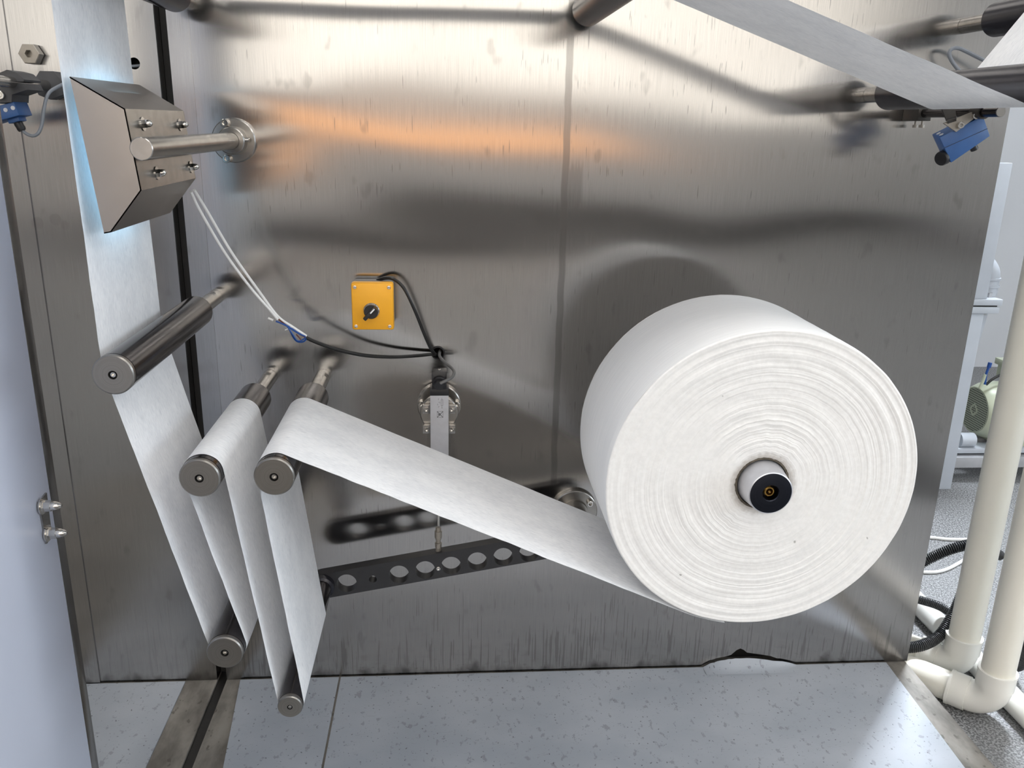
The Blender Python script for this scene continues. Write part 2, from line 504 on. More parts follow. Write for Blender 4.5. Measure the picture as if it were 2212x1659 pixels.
film('floor_sheet', [(-0.70, -0.004), (-0.494, -0.004), (-0.490, -0.86), (-0.70, -0.86)])
film('floor_sheet', [(-0.392, -0.004), (-0.2075, -0.004), (-0.2075, -0.86), (-0.30, -0.86)])
fb_ = film('floor_sheet', [(-0.2035, -0.004), (0.879, -0.004), (0.845, -0.86), (-0.2035, -0.86)])
bm = bmesh.new(); box(bm, (GAP0 + .001, -0.95, -0.0195), (GAP1 - .001, 0.05, -0.004))
obj('groove_gasket', bm, 'black_gasket', fl, 0)
# torn piece of film curling up against the panel
bm = bmesh.new(); N = 26; rows = []
for i in range(N + 1):
    s = i / N; x = 0.503 + 0.185 * s
    hgt = 0.024 * math.sin(math.pi * min(1, s * 1.04)) ** 0.7 * (1.0 - 0.45 * s) + 0.002 + 0.0022 * (random.random() - 0.4) * (s < 0.5)
    yy = [-0.030, -0.022, -0.013, -0.007, -0.0045]
    zz = [0.0026, 0.0034, hgt * 0.42, hgt * 0.85, hgt]
    rows.append([bm.verts.new((x + (0.012 * k / 4 if s > .8 else 0), yy[k], max(0.0026, zz[k]))) for k in range(5)])
for a, b in zip(rows, rows[1:]):
    for k in range(4):
        bm.faces.new((a[k], b[k], b[k + 1], a[k + 1]))
obj('torn_flap', bm, 'floor_film', fl, 60)

bm = bmesh.new(); box(bm, (-5, -8, GZ - 0.05), (5.5, 2.6, GZ))
tag(obj('floor', bm, 'ground', None, 0), kind='structure', label='speckled grey hall floor beyond the platform')
bm = bmesh.new(); box(bm, (-5, 2.5, GZ), (5.5, 2.6, CEIL)); tag(obj('wall_back', bm, 'room_white', None, 0), kind='structure')
bm = bmesh.new(); box(bm, (5.4, -8, GZ), (5.5, 2.5, CEIL)); tag(obj('wall_right', bm, 'room_white', None, 0), kind='structure')
bm = bmesh.new(); box(bm, (-5, -8, GZ), (-4.9, 2.5, CEIL)); tag(obj('wall_left', bm, 'hall_wall', None, 0), kind='structure')
bm = bmesh.new(); box(bm, (-4.9, -8, GZ), (5.4, -7.9, CEIL)); tag(obj('wall_front', bm, 'hall_wall', None, 0), kind='structure')
bm = bmesh.new(); box(bm, (-5, -8, CEIL), (5.5, 2.6, CEIL + 0.05)); tag(obj('ceiling', bm, 'ceiling_white', None, 0), kind='structure')
bm = bmesh.new(); box(bm, (-4.9, -7.9, GZ), (5.4, -7.88, 0.16)); tag(obj('baseboard_front', bm, 'black_gasket', None, 0), kind='structure')
# daylit window band and an added glowing amber strip on the far wall, seen only as reflections in the steel
for i, x0 in enumerate((-4.4, -2.2, 0.0, 2.2)):
    bm = bmesh.new(); box(bm, (x0, -7.9, 1.12), (x0 + 2.1, -7.86, 2.75)); w = tag(obj('window_%d' % (i + 1), bm, 'window_frame', None, 0), kind='structure')
    for k in range(2):
        bm = bmesh.new(); box(bm, (x0 + 0.05 + k * 1.02, -7.87, 1.17), (x0 + 1.03 + k * 1.02, -7.855, 2.70)); obj('pane', bm, 'window_glow', w, 0)
bm = bmesh.new(); box(bm, (-2.6, -7.9, 0.72), (1.7, -7.88, 0.93)); tag(obj('window_5', bm, 'amber_glow', None, 0), kind='structure')  # no real window: glowing strip added for the orange band in the steel


bm = bmesh.new(); box(bm, (5.36, -4.2, 0.95), (5.4, -0.6, 2.6)); w = tag(obj('window_6', bm, 'window_frame', None, 0), kind='structure')  # window-like glowing panel added out of view to brighten the side cover
for k in range(3):
    bm = bmesh.new(); box(bm, (5.35, -4.15 + k * 1.19, 1.0), (5.365, -3.02 + k * 1.19, 2.55)); obj('pane', bm, 'side_fill_glow', w, 0)
bm = bmesh.new(); box(bm, (-0.75, -2.1, GZ + 0.0005), (1.7, -1.02, GZ + 0.012), 0.003)  # invented mat, out of view, gives the steel its dark middle zone
tag(obj('added_dark_mat', bm, 'black_gasket', None), 'unseen black mat added in front of the platform to darken the steel reflections', 'mat')


def ceiling_lamp(x, y, power, sx, sy, label, col=(1, 0.97, 0.93), spread=math.pi, aim=None):
    r = thing('ceiling_lamp', (x, y, CEIL - 0.06), label, 'lamp', 'ceiling lamps of the hall')
    bm = bmesh.new(); box(bm, (x - sx / 2, y - sy / 2, CEIL - 0.05), (x + sx / 2, y + sy / 2, CEIL - 0.002), 0.004); obj('housing', bm, 'frame_white', r)
    bm = bmesh.new(); box(bm, (x - sx / 2 + .02, y - sy / 2 + .02, CEIL - 0.056), (x + sx / 2 - .02, y + sy / 2 - .02, CEIL - 0.05)); obj('diffuser', bm, 'lamp_glow', r)
    ld = bpy.data.lights.new('lamp_light', 'AREA'); ld.shape = 'RECTANGLE'; ld.size = sx; ld.size_y = sy; ld.energy = power; ld.color = col; ld.spread = spread
    lo = bpy.data.objects.new('lamp_light', ld); COL.objects.link(lo); lo.parent = r; lo.location = (0, 0, -0.005 if aim is None else -0.03)
    if aim:
        lo.rotation_euler = (Vector(aim) - Vector((x, y, CEIL - 0.09))).to_track_quat('-Z', 'Y').to_euler()


for x, y in LAMPS:
    ceiling_lamp(x, y, LAMP_W * (1.0 if y > -2 else 1.15 if y > -6 else 4.0), 1.2, 0.6, 'white ceiling panel lamp over the aisle in front of the machine')
ceiling_lamp(1.80, 1.30, BACK_LAMP_W, 0.5, 0.25, 'small white flood lamp on the ceiling of the bay behind the steel panel', (0.86, 0.92, 1.0), 1.25, (0.95, -0.25, 0.0))
ceiling_lamp(3.4, 1.5, BAY_LAMP_W, 0.9, 0.3, 'white ceiling panel lamp at the far right of the bay', (0.95, 0.97, 1.0))

# ------------------------------------------------------------------ steel machine panels
PT = 1.75
r = thing('machine_panel', (0.25, 0.0, 0.0), 'large brushed stainless steel machine panel with rollers, big white roll and yellow switch', 'panel')
notch = [(0.497, 0.0012), (0.520, 0.0135), (0.532, 0.020), (0.548, 0.0235), (0.560, 0.027), (0.569, 0.037), (0.577, 0.040), (0.584, 0.037), (0.590, 0.030), (0.612, 0.0265), (0.640, 0.020), (0.660, 0.0125), (0.680, 0.0012)]
notch = [(x + random.uniform(-.001, .001), z + random.uniform(-.0012, .0012) if z > .002 else z) for x, z in notch]
outl = [(GAP1, 0.0012)] + notch + [(EDGE, 0.0012), (EDGE, PT), (GAP1, PT)]
bm = plate_mesh(outl, [circle(at(946, 762).x, at(946, 762).z, 0.0105)], 0.0, 0.006, 'p')
o = obj('steel_sheet', bm, 'steel_sheet', r, 0); add_uv_xz(o)
bm = bmesh.new(); box(bm, (GAP1, 0.0061, 0.0), (GAP1 + 0.004, 0.04, PT)); o = obj('edge_return', bm, 'steel_sheet', r, 0); add_uv_xz(o)
bm = bmesh.new(); box(bm, (GAP1, -0.0006, 0.0014), (-0.386, 0.0, PT)); o = obj('folded_edge', bm, 'steel_sheet_left', r, 0); add_uv_xz(o)
bm = bmesh.new(); box(bm, (EDGE - 0.004, 0.0061, 0.0012), (EDGE, 0.03, PT)); o = obj('edge_return', bm, 'steel_sheet', r, 0); add_uv_xz(o)
bm = bmesh.new(); box(bm, (GAP1 + 0.005, 0.03, 0.0), (EDGE - 0.005, 0.05, PT)); obj('dark_backing', bm, 'black_gasket', r, 0)  # black sheet stands in for the unlit cavity behind the notch

r = thing('machine_panel', (-0.6, 0.0, 0.0), 'plain stainless steel panel left of the black vertical gap, behind the white web', 'panel')
hx, _, hz = at(290, 137)
bm = plate_mesh([(-1.05, 0.0012), (GAP0, 0.0012), (GAP0, PT), (-1.05, PT)], [circle(hx, hz, 0.0085)], 0.0, 0.005, 'p')
o = obj('steel_sheet', bm, 'steel_sheet_left', r, 0); add_uv_xz(o)
bm = bmesh.new(); box(bm, (GAP0 - 0.004, 0.0051, 0.0), (GAP0, 0.045, PT)); o = obj('edge_return', bm, 'steel_sheet_left', r, 0); add_uv_xz(o)
bm = bmesh.new(); box(bm, (-1.05, -0.0025, 0.0014), (-0.6495, 0.0, PT)); o = obj('cover_strip', bm, 'steel_sheet_left', r, 0); add_uv_xz(o)
bm = bmesh.new(); box(bm, (-1.0, 0.03, 0.0), (GAP0 - .006, 0.05, PT)); obj('dark_backing', bm, 'black_gasket', r, 0)  # same black stand-in for the dark cavity, behind the left sheet
obj('cable', cable([(hx - .012, 0.006, hz - .004), (hx, 0.007, hz - .003), (hx + .02, 0.012, hz)], 0.0022), 'grey_cable', r)
bm = bmesh.new(); lathe(bm, [(0, 0.010), (0.05, 0.010)], (GAP0 / 2 + GAP1 / 2, 0.030, 0.0), (0, 0, 1), 12)
bm.free(); bm = bmesh.new(); box(bm, (GAP0 + .0005, 0.026, 0.0), (GAP1 - .0005, 0.042, PT))
tag(obj('gap_gasket', bm, 'black_gasket', None, 0), 'black rubber strip in the vertical gap between the two steel panels', 'gasket')

# white side cover with steel edge post and hinge plate
r = thing('side_cover', (-0.551, -0.62, 0.003), 'pale blue white side cover standing at the left edge with hinge plate', 'cover')
SX = -0.541
bm = bmesh.new(); box(bm, (SX - 0.02, -0.93, 0.003), (SX, -0.300, 1.75), 0.0015); obj('cover_sheet', bm, 'cover_white', r)
bm = bmesh.new(); box(bm, (SX - 0.026, -0.2990, 0.003), (SX - 0.001, -0.2765, 1.75), 0.0012); obj('edge_post', bm, 'steel_part', r)
bm = prism(bmesh.new(), [atx(80, 1085, SX), atx(97, 1064, SX), atx(109, 1160, SX), atx(97, 1175, SX)], (0.0025, 0, 0)); hp = obj('hinge_plate', bm, 'steel_part', r)
for u, v in ((86, 1093), (98, 1152)):
    p = atx(u, v, SX); acorn_nut((SX + 0.0025, p.y, p.z), (1, 0, 0), 0.0066, hp, 1.55)

# ------------------------------------------------------------------ rollers
FR, BKY = -0.413, -0.195


def axle_bm(x, z, r, y0, y1, flat=None):
    bm = bmesh.new(); ys = [y0]
    y = y0
    prof = []
    n = 24; rings = []
    ylist = [y0, y0 - 0.0140, y0 - 0.0141, y0 - 0.030, y0 - 0.0301, y1]
    for j, yy in enumerate(ylist):
        ring = []
        for k in range(n):
            a = 2 * math.pi * k / n; v = Vector((r * math.cos(a), 0, r * math.sin(a)))
            if flat is not None and j in (2, 3):
                f = Vector(flat).normalized(); d = v.dot(f); lim = 0.80 * r
                if d > lim: v -= f * (d - lim)
            ring.append(bm.verts.new((x + v.x, yy, z + v.z)))
        rings.append(ring)
    for a, b in zip(rings, rings[1:]):
        for k in range(n):
            bm.faces.new((a[k], a[(k + 1) % n], b[(k + 1) % n], b[k]))
    bm.faces.new(rings[0]); bm.faces.new(rings[-1][::-1]); return bm


def roller(x, z, r, yb, yf, label, flat, mat='dark_tube', cap='cap_metal', ra=0.0122, y0=-0.0005, axle=True):
    t = thing('guide_roller', (x, y0, z), label, 'roller', 'guide rollers on the steel panel')
    if axle:
        obj('axle', axle_bm(x, z, ra, y0, yb - 0.002, flat), 'steel_part', t, 30)
    d = (0, -1, 0)
    L = yb - yf
    bm = lathe(bmesh.new(), [(0, ra * 1.02), (0, r * 0.94), (0.0015, r), (L - 0.0085, r), (L - 0.0085, r * 0.8)], (x, yb, z), d, 48, cap=False)
    obj('tube', bm, mat, t, 30)
    yc = yf + 0.0085
    bm = lathe(bmesh.new(), [(0, r * 0.8), (0, r * 0.965), (0.0015, r * 0.965), (0.002, r * 1.0), (0.0068, r * 1.0), (0.0085, r * 0.94), (0.0085, r * 0.22), (0.0060, r * 0.20)], (x, yc, z), d, 48, cap=False)
    c = obj('end_cap', bm, cap, t, 25, origin=(x, yc, z))
    obj('screw_recess', lathe(bmesh.new(), [(0.003, 0), (0.003, r * 0.22), (0.0062, r * 0.215)], (x, yc, z), d, 24, cap=False), 'black_plastic', c)
    cap_screw('cap_screw', (x, yc - 0.003, z), d, r * 0.135, 0.0046, c)
    return t


RA, RB, RC, RD, RE = (-0.381, 0.737, 0.0236), (-0.3007, 0.601, 0.0246), (-0.2115, 0.602, 0.0246), (-0.2895, 0.3545, 0.0232), (-0.2125, 0.262, 0.0166)
RTL, RT, RMR, RTR = (-0.386, 1.186, 0.0240), (0.211, 1.187, 0.0240), (0.684, 1.078, 0.0245), (0.8246, 1.186, 0.0245)
roller(*RA, -0.105, -0.446, 'dark bare roller with grey end cap crossing the web below the steel hood', (0, 0, 1))
roller(*RB, -0.115, -0.430, 'dark roller with web folded over it, middle left beside another wrapped roller', (-0.2, 0, 1))
roller(*RC, -0.115, -0.430, 'dark roller under the long white web running to the big roll', (0.9, 0, 0.3))
roller(*RD, -0.060, -0.430, 'dark lower roller above the floor groove with web looped under it', (0, 0, 1))
roller(*RTL, -0.060, -0.430, 'black roller at the top edge above the steel hood', (0, 0, -1), 'black_tube')
roller(*RT, -0.035, -0.430, 'black roller at the top edge above the panel seam', (-0.6, 0, -0.6), 'black_tube')
roller(*RMR, -0.062, -0.430, 'black roller at right carrying the grey web above the blue sensor', (0, -1, 0.02), 'black_tube')
roller(*RTR, -0.080, -0.430, 'black roller in the top right corner above the grey cable loop', (0, -1, 0.02), 'black_tube')

# ------------------------------------------------------------------ the web: one continuous strip from the big roll round all rollers
ROLLC, ROLLR = Vector((0.410, 0.579)), 0.2088
seq = [((ROLLC.x, ROLLC.y, ROLLR), -1), (RC, 1), (RE, -1), (RB, 1), (RD, -1), (RA, -1), (RTL, -1), (RT, -1), (RMR, 1), (RTR, -1)]


def tangent(a, sa, b, sb):
    c1, c2 = Vector(a[:2]), Vector(b[:2]); d = c2 - c1; L = d.length
    r1, r2 = a[2] + 0.0006, b[2] + 0.0006
    th = math.atan2(d.y, d.x) - math.asin((sb * r2 - sa * r1) / L); n = Vector((-math.sin(th), math.cos(th)))
    return c1 - n * (sa * r1), c2 - n * (sb * r2)


segs = [tangent(seq[i][0], seq[i][1], seq[i + 1][0], seq[i + 1][1]) for i in range(len(seq) - 1)]
path = []
c, r_ = ROLLC, ROLLR + 0.0006; v = segs[0][0] - c; a0 = math.atan2(v.y, v.x)
for k in range(8):
    a = a0 + 0.28 * (1 - k / 8); path.append(c + Vector((math.cos(a), math.sin(a))) * r_)
for i, (p, q) in enumerate(segs):
    n = max(2, int((q - p).length / 0.008))
    for k in range(n + 1):
        path.append(p + (q - p) * (k / n))
    cir, s = seq[i + 1]
    c = Vector(cir[:2]); rr = cir[2] + 0.0006; a0 = math.atan2((q - c).y, (q - c).x)
    if i + 1 < len(segs):
        a1 = math.atan2((segs[i + 1][0] - c).y, (segs[i + 1][0] - c).x)
    else:
        a1 = math.pi / 2 + 0.1
    da = a1 - a0
    while s > 0 and da < 0: da += 2 * math.pi
    while s < 0 and da > 0: da -= 2 * math.pi
    if abs(da) > 6.0: da = 0
    m = max(2, int(abs(da) / 0.12))
    for k in range(1, m):
        a = a0 + da * k / m; path.append(c + Vector((math.cos(a), math.sin(a))) * rr)
path.append(Vector((RTR[0], RTR[1] + RTR[2] + .001))); path.append(Vector((1.05, RTR[1] + RTR[2] + .001)))
bm = bmesh.new(); uvl = bm.loops.layers.uv.new('UVMap'); NA = 18; grid = []; s = 0.0; prev = path[0]; ss = []
for i, p in enumerate(path):
    s += (p - prev).length; prev = p; ss.append(s)
    e0 = 0.0022 * noise.noise(Vector((s * 17, 0, 3))) + 0.0008 * noise.noise(Vector((s * 60, 5, 3)))
    e1 = 0.0012 * noise.noise(Vector((s * 15, 9, 3)))
    row = []
    for k in range(NA + 1):
        y = FR + e0 + (BKY + e1 - FR - e0) * k / NA
        row.append(bm.verts.new((p.x, y, p.y)))
    grid.append(row)
for i in range(len(path) - 1):
    if (path[i + 1] - path[i]).length < 1e-7: continue
    for k in range(NA):
        f = bm.faces.new((grid[i][k], grid[i + 1][k], grid[i + 1][k + 1], grid[i][k + 1]))
        for lp, (a, b) in zip(f.loops, ((i, k), (i + 1, k), (i + 1, k + 1), (i, k + 1))):
            lp[uvl].uv = (ss[a], b / NA * 0.215)
web = tag(obj('nonwoven_web', bm, 'nonwoven', None, 60), 'white fibrous web threaded around all the rollers and under the steel hood', 'web')

# ------------------------------------------------------------------ the big roll on its shaft
r = thing('nonwoven_roll', (ROLLC.x, -0.30, ROLLC.y - ROLLR), 'big white roll of non-woven material mounted at the right', 'roll')
Yf, Yb = -0.4135, -0.195
bm = bmesh.new(); uvl = bm.loops.layers.uv.new('UVMap'); seg = 160; ny = 26; rings = []
for j in range(ny + 1):
    y = Yf + 0.0008 + (Yb - Yf - 0.0008) * j / ny
    ring = []
    for k in range(seg):
        a = 2 * math.pi * k / seg
        rad = ROLLR - 0.0006 + 0.0005 * noise.noise(Vector((math.cos(a) * 2, y * 70, math.sin(a) * 2))) - (0.0015 if j in (0, ny) else 0)
        ring.append(bm.verts.new((ROLLC.x + rad * math.cos(a), y, ROLLC.y + rad * math.sin(a))))
    rings.append(ring)
for j in range(ny):
    for k in range(seg):
        k2 = (k + 1) % seg
        f = bm.faces.new((rings[j][k], rings[j][k2], rings[j + 1][k2], rings[j + 1][k]))
        for lp, (jj, kk) in zip(f.loops, ((j, k), (j, k + 1), (j + 1, k + 1), (j + 1, k))):
            lp[uvl].uv = (kk / seg * 1.3, jj / ny * 0.215)
obj('outer_wrap', bm, 'roll_side', r, 60)


def wound_face(y0, sgn, seg=220, nr=150):
    """end of the wound roll: layer upon layer, each standing a little in or out and wavy."""
    bm = bmesh.new(); rings = []; off = 0.0; r0, r1 = 0.0360, ROLLR - 0.0018
    offs = []
    for j in range(nr + 1):
        off = off * 0.72 + random.uniform(-0.00030, 0.00030); offs.append(off)
    for j in range(nr + 1):
        rad = r0 + (r1 - r0) * j / nr; ring = []
        for k in range(seg):
            a = 2 * math.pi * k / seg
            wv = 0.0007 * noise.noise(Vector((math.cos(a) * 3 + j * 0.06, math.sin(a) * 3, rad * 40)))
            wig = 0.0010 * noise.noise(Vector((math.cos(a) * 9, math.sin(a) * 9, rad * 22))) * (1.4 - rad / r1)
            core = -0.003 * math.exp(-(rad - r0) / 0.006)
            edge = -0.0012 if j == nr else 0.0
            amp = 0.55 + 0.9 * max(0, noise.noise(Vector((math.cos(a) * 1.2, math.sin(a) * 1.2, rad * 9))) + 0.25)
            y = y0 - sgn * (offs[j] * amp + wv + core + edge + 0.0012)
            rr = rad + wig
            ring.append(bm.verts.new((ROLLC.x + rr * math.cos(a), y, ROLLC.y + rr * math.sin(a))))
        rings.append(ring)
    for a, b in zip(rings, rings[1:]):
        for k in range(seg):
            bm.faces.new((a[k], a[(k + 1) % seg], b[(k + 1) % seg], b[k]))
    return bm


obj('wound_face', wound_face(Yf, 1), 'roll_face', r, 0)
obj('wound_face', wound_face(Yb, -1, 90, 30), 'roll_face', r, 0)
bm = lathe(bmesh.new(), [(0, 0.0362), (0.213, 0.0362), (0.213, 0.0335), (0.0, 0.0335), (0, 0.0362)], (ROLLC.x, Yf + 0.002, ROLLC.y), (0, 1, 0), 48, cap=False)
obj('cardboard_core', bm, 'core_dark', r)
t = thing('air_shaft', (ROLLC.x, 0.0, ROLLC.y), 'grey air shaft hub with dark face and brass valve in the roll centre', 'shaft')
hub = (ROLLC.x, -0.443, ROLLC.y)
bm = lathe(bmesh.new(), [(0.0, 0.0272), (0.0008, 0.0285), (0.030, 0.0318), (0.034, 0.0328), (0.443, 0.0328)], hub, (0, 1, 0), 56, cap=False)
obj('hub_body', bm, 'aluminium', t, 30)
bm = lathe(bmesh.new(), [(0.0002, 0.0275), (0.0, 0.0268), (0.0, 0.0112), (0.0012, 0.0104), (0.016, 0.0104), (0.016, 0.0)], hub, (0, 1, 0), 56, cap=False)
obj('hub_face', bm, 'hub_face', t, 30, origin=hub)
bm = lathe(bmesh.new(), [(0.0155, 0.0072), (0.006, 0.0072), (0.005, 0.0060), (0.005, 0.0046), (0.009, 0.0042)], hub, (0, 1, 0), 28, cap=False)
lathe(bm, [(0.0150, 0.0022), (0.0045, 0.0020), (0.0035, 0.0012), (0.0035, 0)], hub, (0, 1, 0), 16, cap=False)
obj('air_valve', bm, 'brass', t, 30)

# ------------------------------------------------------------------ steel hood with lamp, shaft and flange
r = thing('lamp_hood', (-0.37, -0.30, 0.893), 'stainless steel hood with sloping sides and blue glow beside the web', 'hood')
HY0, HY1 = -0.413, -0.200
hp_ = [(-0.4005, 1.0588), (-0.3470, 1.0274), (-0.3388, 0.9412), (-0.3768, 0.8945), (-0.3845, 0.8930)]
a = [Vector((x, HY0, z)) for x, z in hp_]; b = [Vector((x, HY1, z)) for x, z in hp_]
TH = 0.0014


def panel4(name, pts, mat='steel_box'):
    n = (pts[1] - pts[0]).cross(pts[2] - pts[0]).normalized() * TH
    bm = prism(bmesh.new(), pts, n); return obj(name, bm, mat, r, 0)


cen = sum(a + b, Vector()) / 10


def inward(pts):
    n = (pts[1] - pts[0]).cross(pts[2] - pts[0])
    return pts if n.dot(cen - pts[0]) > 0 else pts[::-1]


panel4('front_sheet', inward(a)); panel4('back_sheet', inward(b))
panel4('top_sheet', inward([a[0], a[1], b[1], b[0]])); mp = panel4('mounting_sheet', inward([a[1], a[2], b[2], b[1]]), 'steel_part')
panel4('bottom_sheet', inward([a[2], a[3], b[3], b[2]])); panel4('lower_lip', inward([a[3], a[4], b[4], b[3]]))
nd = Vector((1, 0, 0.095)).normalized()
for u, v in ((320, 268), (398, 270), (340, 374), (413, 361)):
    p = atx(u, v, -0.3395); k = (1.0274 - p.z) / (1.0274 - 0.9412); p.x = -0.3470 + 0.0082 * k + 0.0001
    acorn_nut(p, nd, 0.0044, mp)
for zz in (0.945, 0.985, 1.02):
    bm = lathe(bmesh.new(), [(0, 0.0055), (0.19, 0.0055)], (-0.3745 - 0.05 * (zz - .98), -0.40, zz), (0, 1, 0), 14); obj('lamp_tube', bm, 'lamp_blue', r)
ld = bpy.data.lights.new('hood_light', 'AREA'); ld.shape = 'RECTANGLE'; ld.size = 0.09; ld.size_y = 0.18; ld.energy = 0.12; ld.color = (0.42, 0.76, 1.0)
lo = bpy.data.objects.new('hood_light', ld); COL.objects.link(lo); lo.parent = r
lo.location = Vector((-0.379, -0.306, 0.975)) - LOC[r.name]; lo.rotation_euler = Vector((-1, 0, 0)).to_track_quat('-Z', 'Y').to_euler()

SXX, SZZ = -0.3305, 0.9862
r = thing('hood_shaft', (SXX, 0, SZZ), 'bare round steel shaft with bolted wall flange carrying the hood', 'shaft')
bm = lathe(bmesh.new(), [(0, 0.0116), (0.0008, 0.0124), (0.42, 0.0124)], (SXX, -0.4245, SZZ), (0, 1, 0), 40); obj('shaft_bar', bm, 'steel_part', r, 30)
bm = lathe(bmesh.new(), [(0.0003, 0.0), (0.0003, 0.0335), (0.0085, 0.0335), (0.0100, 0.0320), (0.0100, 0.0215), (0.026, 0.0205), (0.0275, 0.0190), (0.0275, 0.0128)], (SXX, 0, SZZ), (0, -1, 0), 56, cap=False)
fg = obj('flange', bm, 'steel_part', r, 25)
for u, v in ((486, 266), (491, 343)):
    p = at(u, v, -0.012); cap_screw('flange_screw', (p.x, -0.0101, p.z), (0, -1, 0), 0.0062, 0.008, fg)
for yy in (-0.016, -0.0225):
    cap_screw('set_screw', (SXX + 0.0195, yy, SZZ + 0.002), (1, 0, 0), 0.0030, 0.007, fg)

# ------------------------------------------------------------------ dancer arm with small roller, pivot flange
AY0, AY1 = -0.107, -0.087
pv = Vector((0.232, 0.340)); ex, ez = RE[0], RE[1] - 0.003
dirx = (pv - Vector((ex, ez))).normalized(); nrm = Vector((-dirx.y, dirx.x)); hw = 0.0235
A0 = Vector((ex, ez)); A1 = pv
outl = [tuple(A0 - nrm * hw), tuple(A1 - nrm * hw)]
for k in range(1, 12):
    an = -math.pi / 2 + math.pi * k / 12; q = A1 + dirx * (hw * math.cos(an)) + nrm * (hw * math.sin(an)); outl.append(tuple(q))
outl += [tuple(A1 + nrm * hw), tuple(A0 + nrm * hw)]
for k in range(1, 12):
    an = math.pi / 2 + math.pi * k / 12; q = A0 + dirx * (hw * math.cos(an)) + nrm * (hw * math.sin(an)); outl.append(tuple(q))
holes = []
for u, v, hr in ((749, 1260, 0.0170), (862, 1241, 0.0170), (918.5, 1231.5, 0.0170), (974.5, 1222, 0.0170), (1031, 1212.5, 0.0170), (1087, 1203, 0.0170), (1143, 1194, 0.0170), (805.5, 1251, 0.0068)):
    p = at(u, v, AY0); holes.append(circle(p.x, p.z, hr, 28))
arm = thing('dancer_arm', (0.0, -0.097, 0.21), 'dark grey perforated swing arm with round holes below the long web', 'arm')
ab = obj('arm_bar', plate_mesh(outl, holes, AY0, AY1, 'arm'), 'arm_paint', arm, 30)
p = at(947, 1228, AY0); cap_screw('rod_screw', (p.x, AY0, p.z), (0, -1, 0), 0.0036, 0.002, arm)
obj('pivot_boss', lathe(bmesh.new(), [(0, 0.021), (0.07, 0.021)], (pv.x, -0.087, pv.y), (0, 1, 0), 32), 'steel_part', arm)
obj('roller_boss', lathe(bmesh.new(), [(0.0, 0.0205), (0.012, 0.0205), (0.016, 0.014)], (RE[0], AY0, RE[1]), (0, -1, 0), 32), 'black_tube', arm)
roller(*RE, AY0 - 0.014, -0.4225, 'small dark roller nearest the floor on the end of the swing arm', None, 'dark_tube', 'cap_metal', 0.008, AY0 - 0.001, axle=False)

pf = at(1240, 1101)
r = thing('pivot_flange', (pf.x, 0, pf.z), 'round steel wall flange half hidden behind the big roll', 'flange')
bm = lathe(bmesh.new(), [(0.0003, 0), (0.0003, 0.0415), (0.009, 0.0415), (0.0105, 0.0400), (0.0105, 0.0240), (0.017, 0.0235), (0.017, 0.0)], (pf.x, 0, pf.z), (0, -1, 0), 56, cap=False)
fg = obj('flange_disc', bm, 'steel_part', r, 25)
for ang in (35, 155, 275):
    a_ = math.radians(ang); cap_screw('flange_screw', (pf.x + 0.0325 * math.cos(a_), -0.0106, pf.z + 0.0325 * math.sin(a_)), (0, -1, 0), 0.0056, 0.007, fg)

# ------------------------------------------------------------------ linear position sensor
p = at(948.7, 873); fx, fz = p.x, p.z
r = thing('position_sensor', (fx, 0, 0.33), 'silver linear position sensor with black plug bolted to a round flange', 'sensor')
bm = lathe(bmesh.new(), [(0.0003, 0), (0.0003, 0.0375), (0.0075, 0.0375), (0.009, 0.036), (0.009, 0.022), (0.040, 0.022), (0.040, 0.0)], (fx, 0, fz), (0, -1, 0), 56, cap=False)
fg = obj('flange', bm, 'steel_part', r, 25)
for u, v in ((911, 873), (986, 873)):
    q = at(u, v, -0.012); cap_screw('flange_screw', (q.x, -0.0091, q.z), (0, -1, 0), 0.0058, 0.008, fg)
obj('carrier_disc', lathe(bmesh.new(), [(0, 0.0315), (0.008, 0.0315), (0.0095, 0.030)], (fx, -0.040, fz), (0, -1, 0), 48), 'steel_part', r)
BX0, BX1, BZT = -0.0282, 0.0018, 0.591
bxc = (BX0 + BX1) / 2
prof = []
for x, y in ((BX0, -0.0505), (BX0, -0.0745), (BX0 + .0035, -0.0745), (BX0 + .0035, -0.0735), (BX0 + .0050, -0.0735), (BX0 + .0050, -0.0745), (BX1 - .0050, -0.0745), (BX1 - .0050, -0.0735), (BX1 - .0035, -0.0735), (BX1 - .0035, -0.0745), (BX1, -0.0745), (BX1, -0.0505)):
    prof.append((x, y, 0.405))
sb = obj('sensor_body', prism(bmesh.new(), prof, (0, 0, BZT - 0.405)), 'aluminium', r, 0)
bm = bmesh.new(); box(bm, (BX0 - .0005, -0.0765, BZT), (BX1 + .0005, -0.0500, BZT + 0.0125), 0.0008); obj('end_block', bm, 'black_plastic', r)
bm = bmesh.new(); box(bm, (BX0 + .003, -0.083, BZT + 0.0125), (BX1 - .003, -0.058, BZT + 0.043), 0.0012); pl = obj('plug', bm, 'black_plastic', r)
bm = lathe(bmesh.new(), [(0, 0.0115), (0.004, 0.0115), (0.006, 0.0100)], (bxc, -0.083, BZT + 0.026), (0, -1, -0.25), 28)
lathe(bm, [(0.006, 0.0088), (0.013, 0.0088)], (bxc, -0.083, BZT + 0.026), (0, -1, -0.25), 6); obj('cable_gland', bm, 'black_plastic', pl, 30)
cap_screw('plug_screw', (bxc, -0.0705, BZT + 0.043), (0, 0, 1), 0.0028, 0.0012, pl)
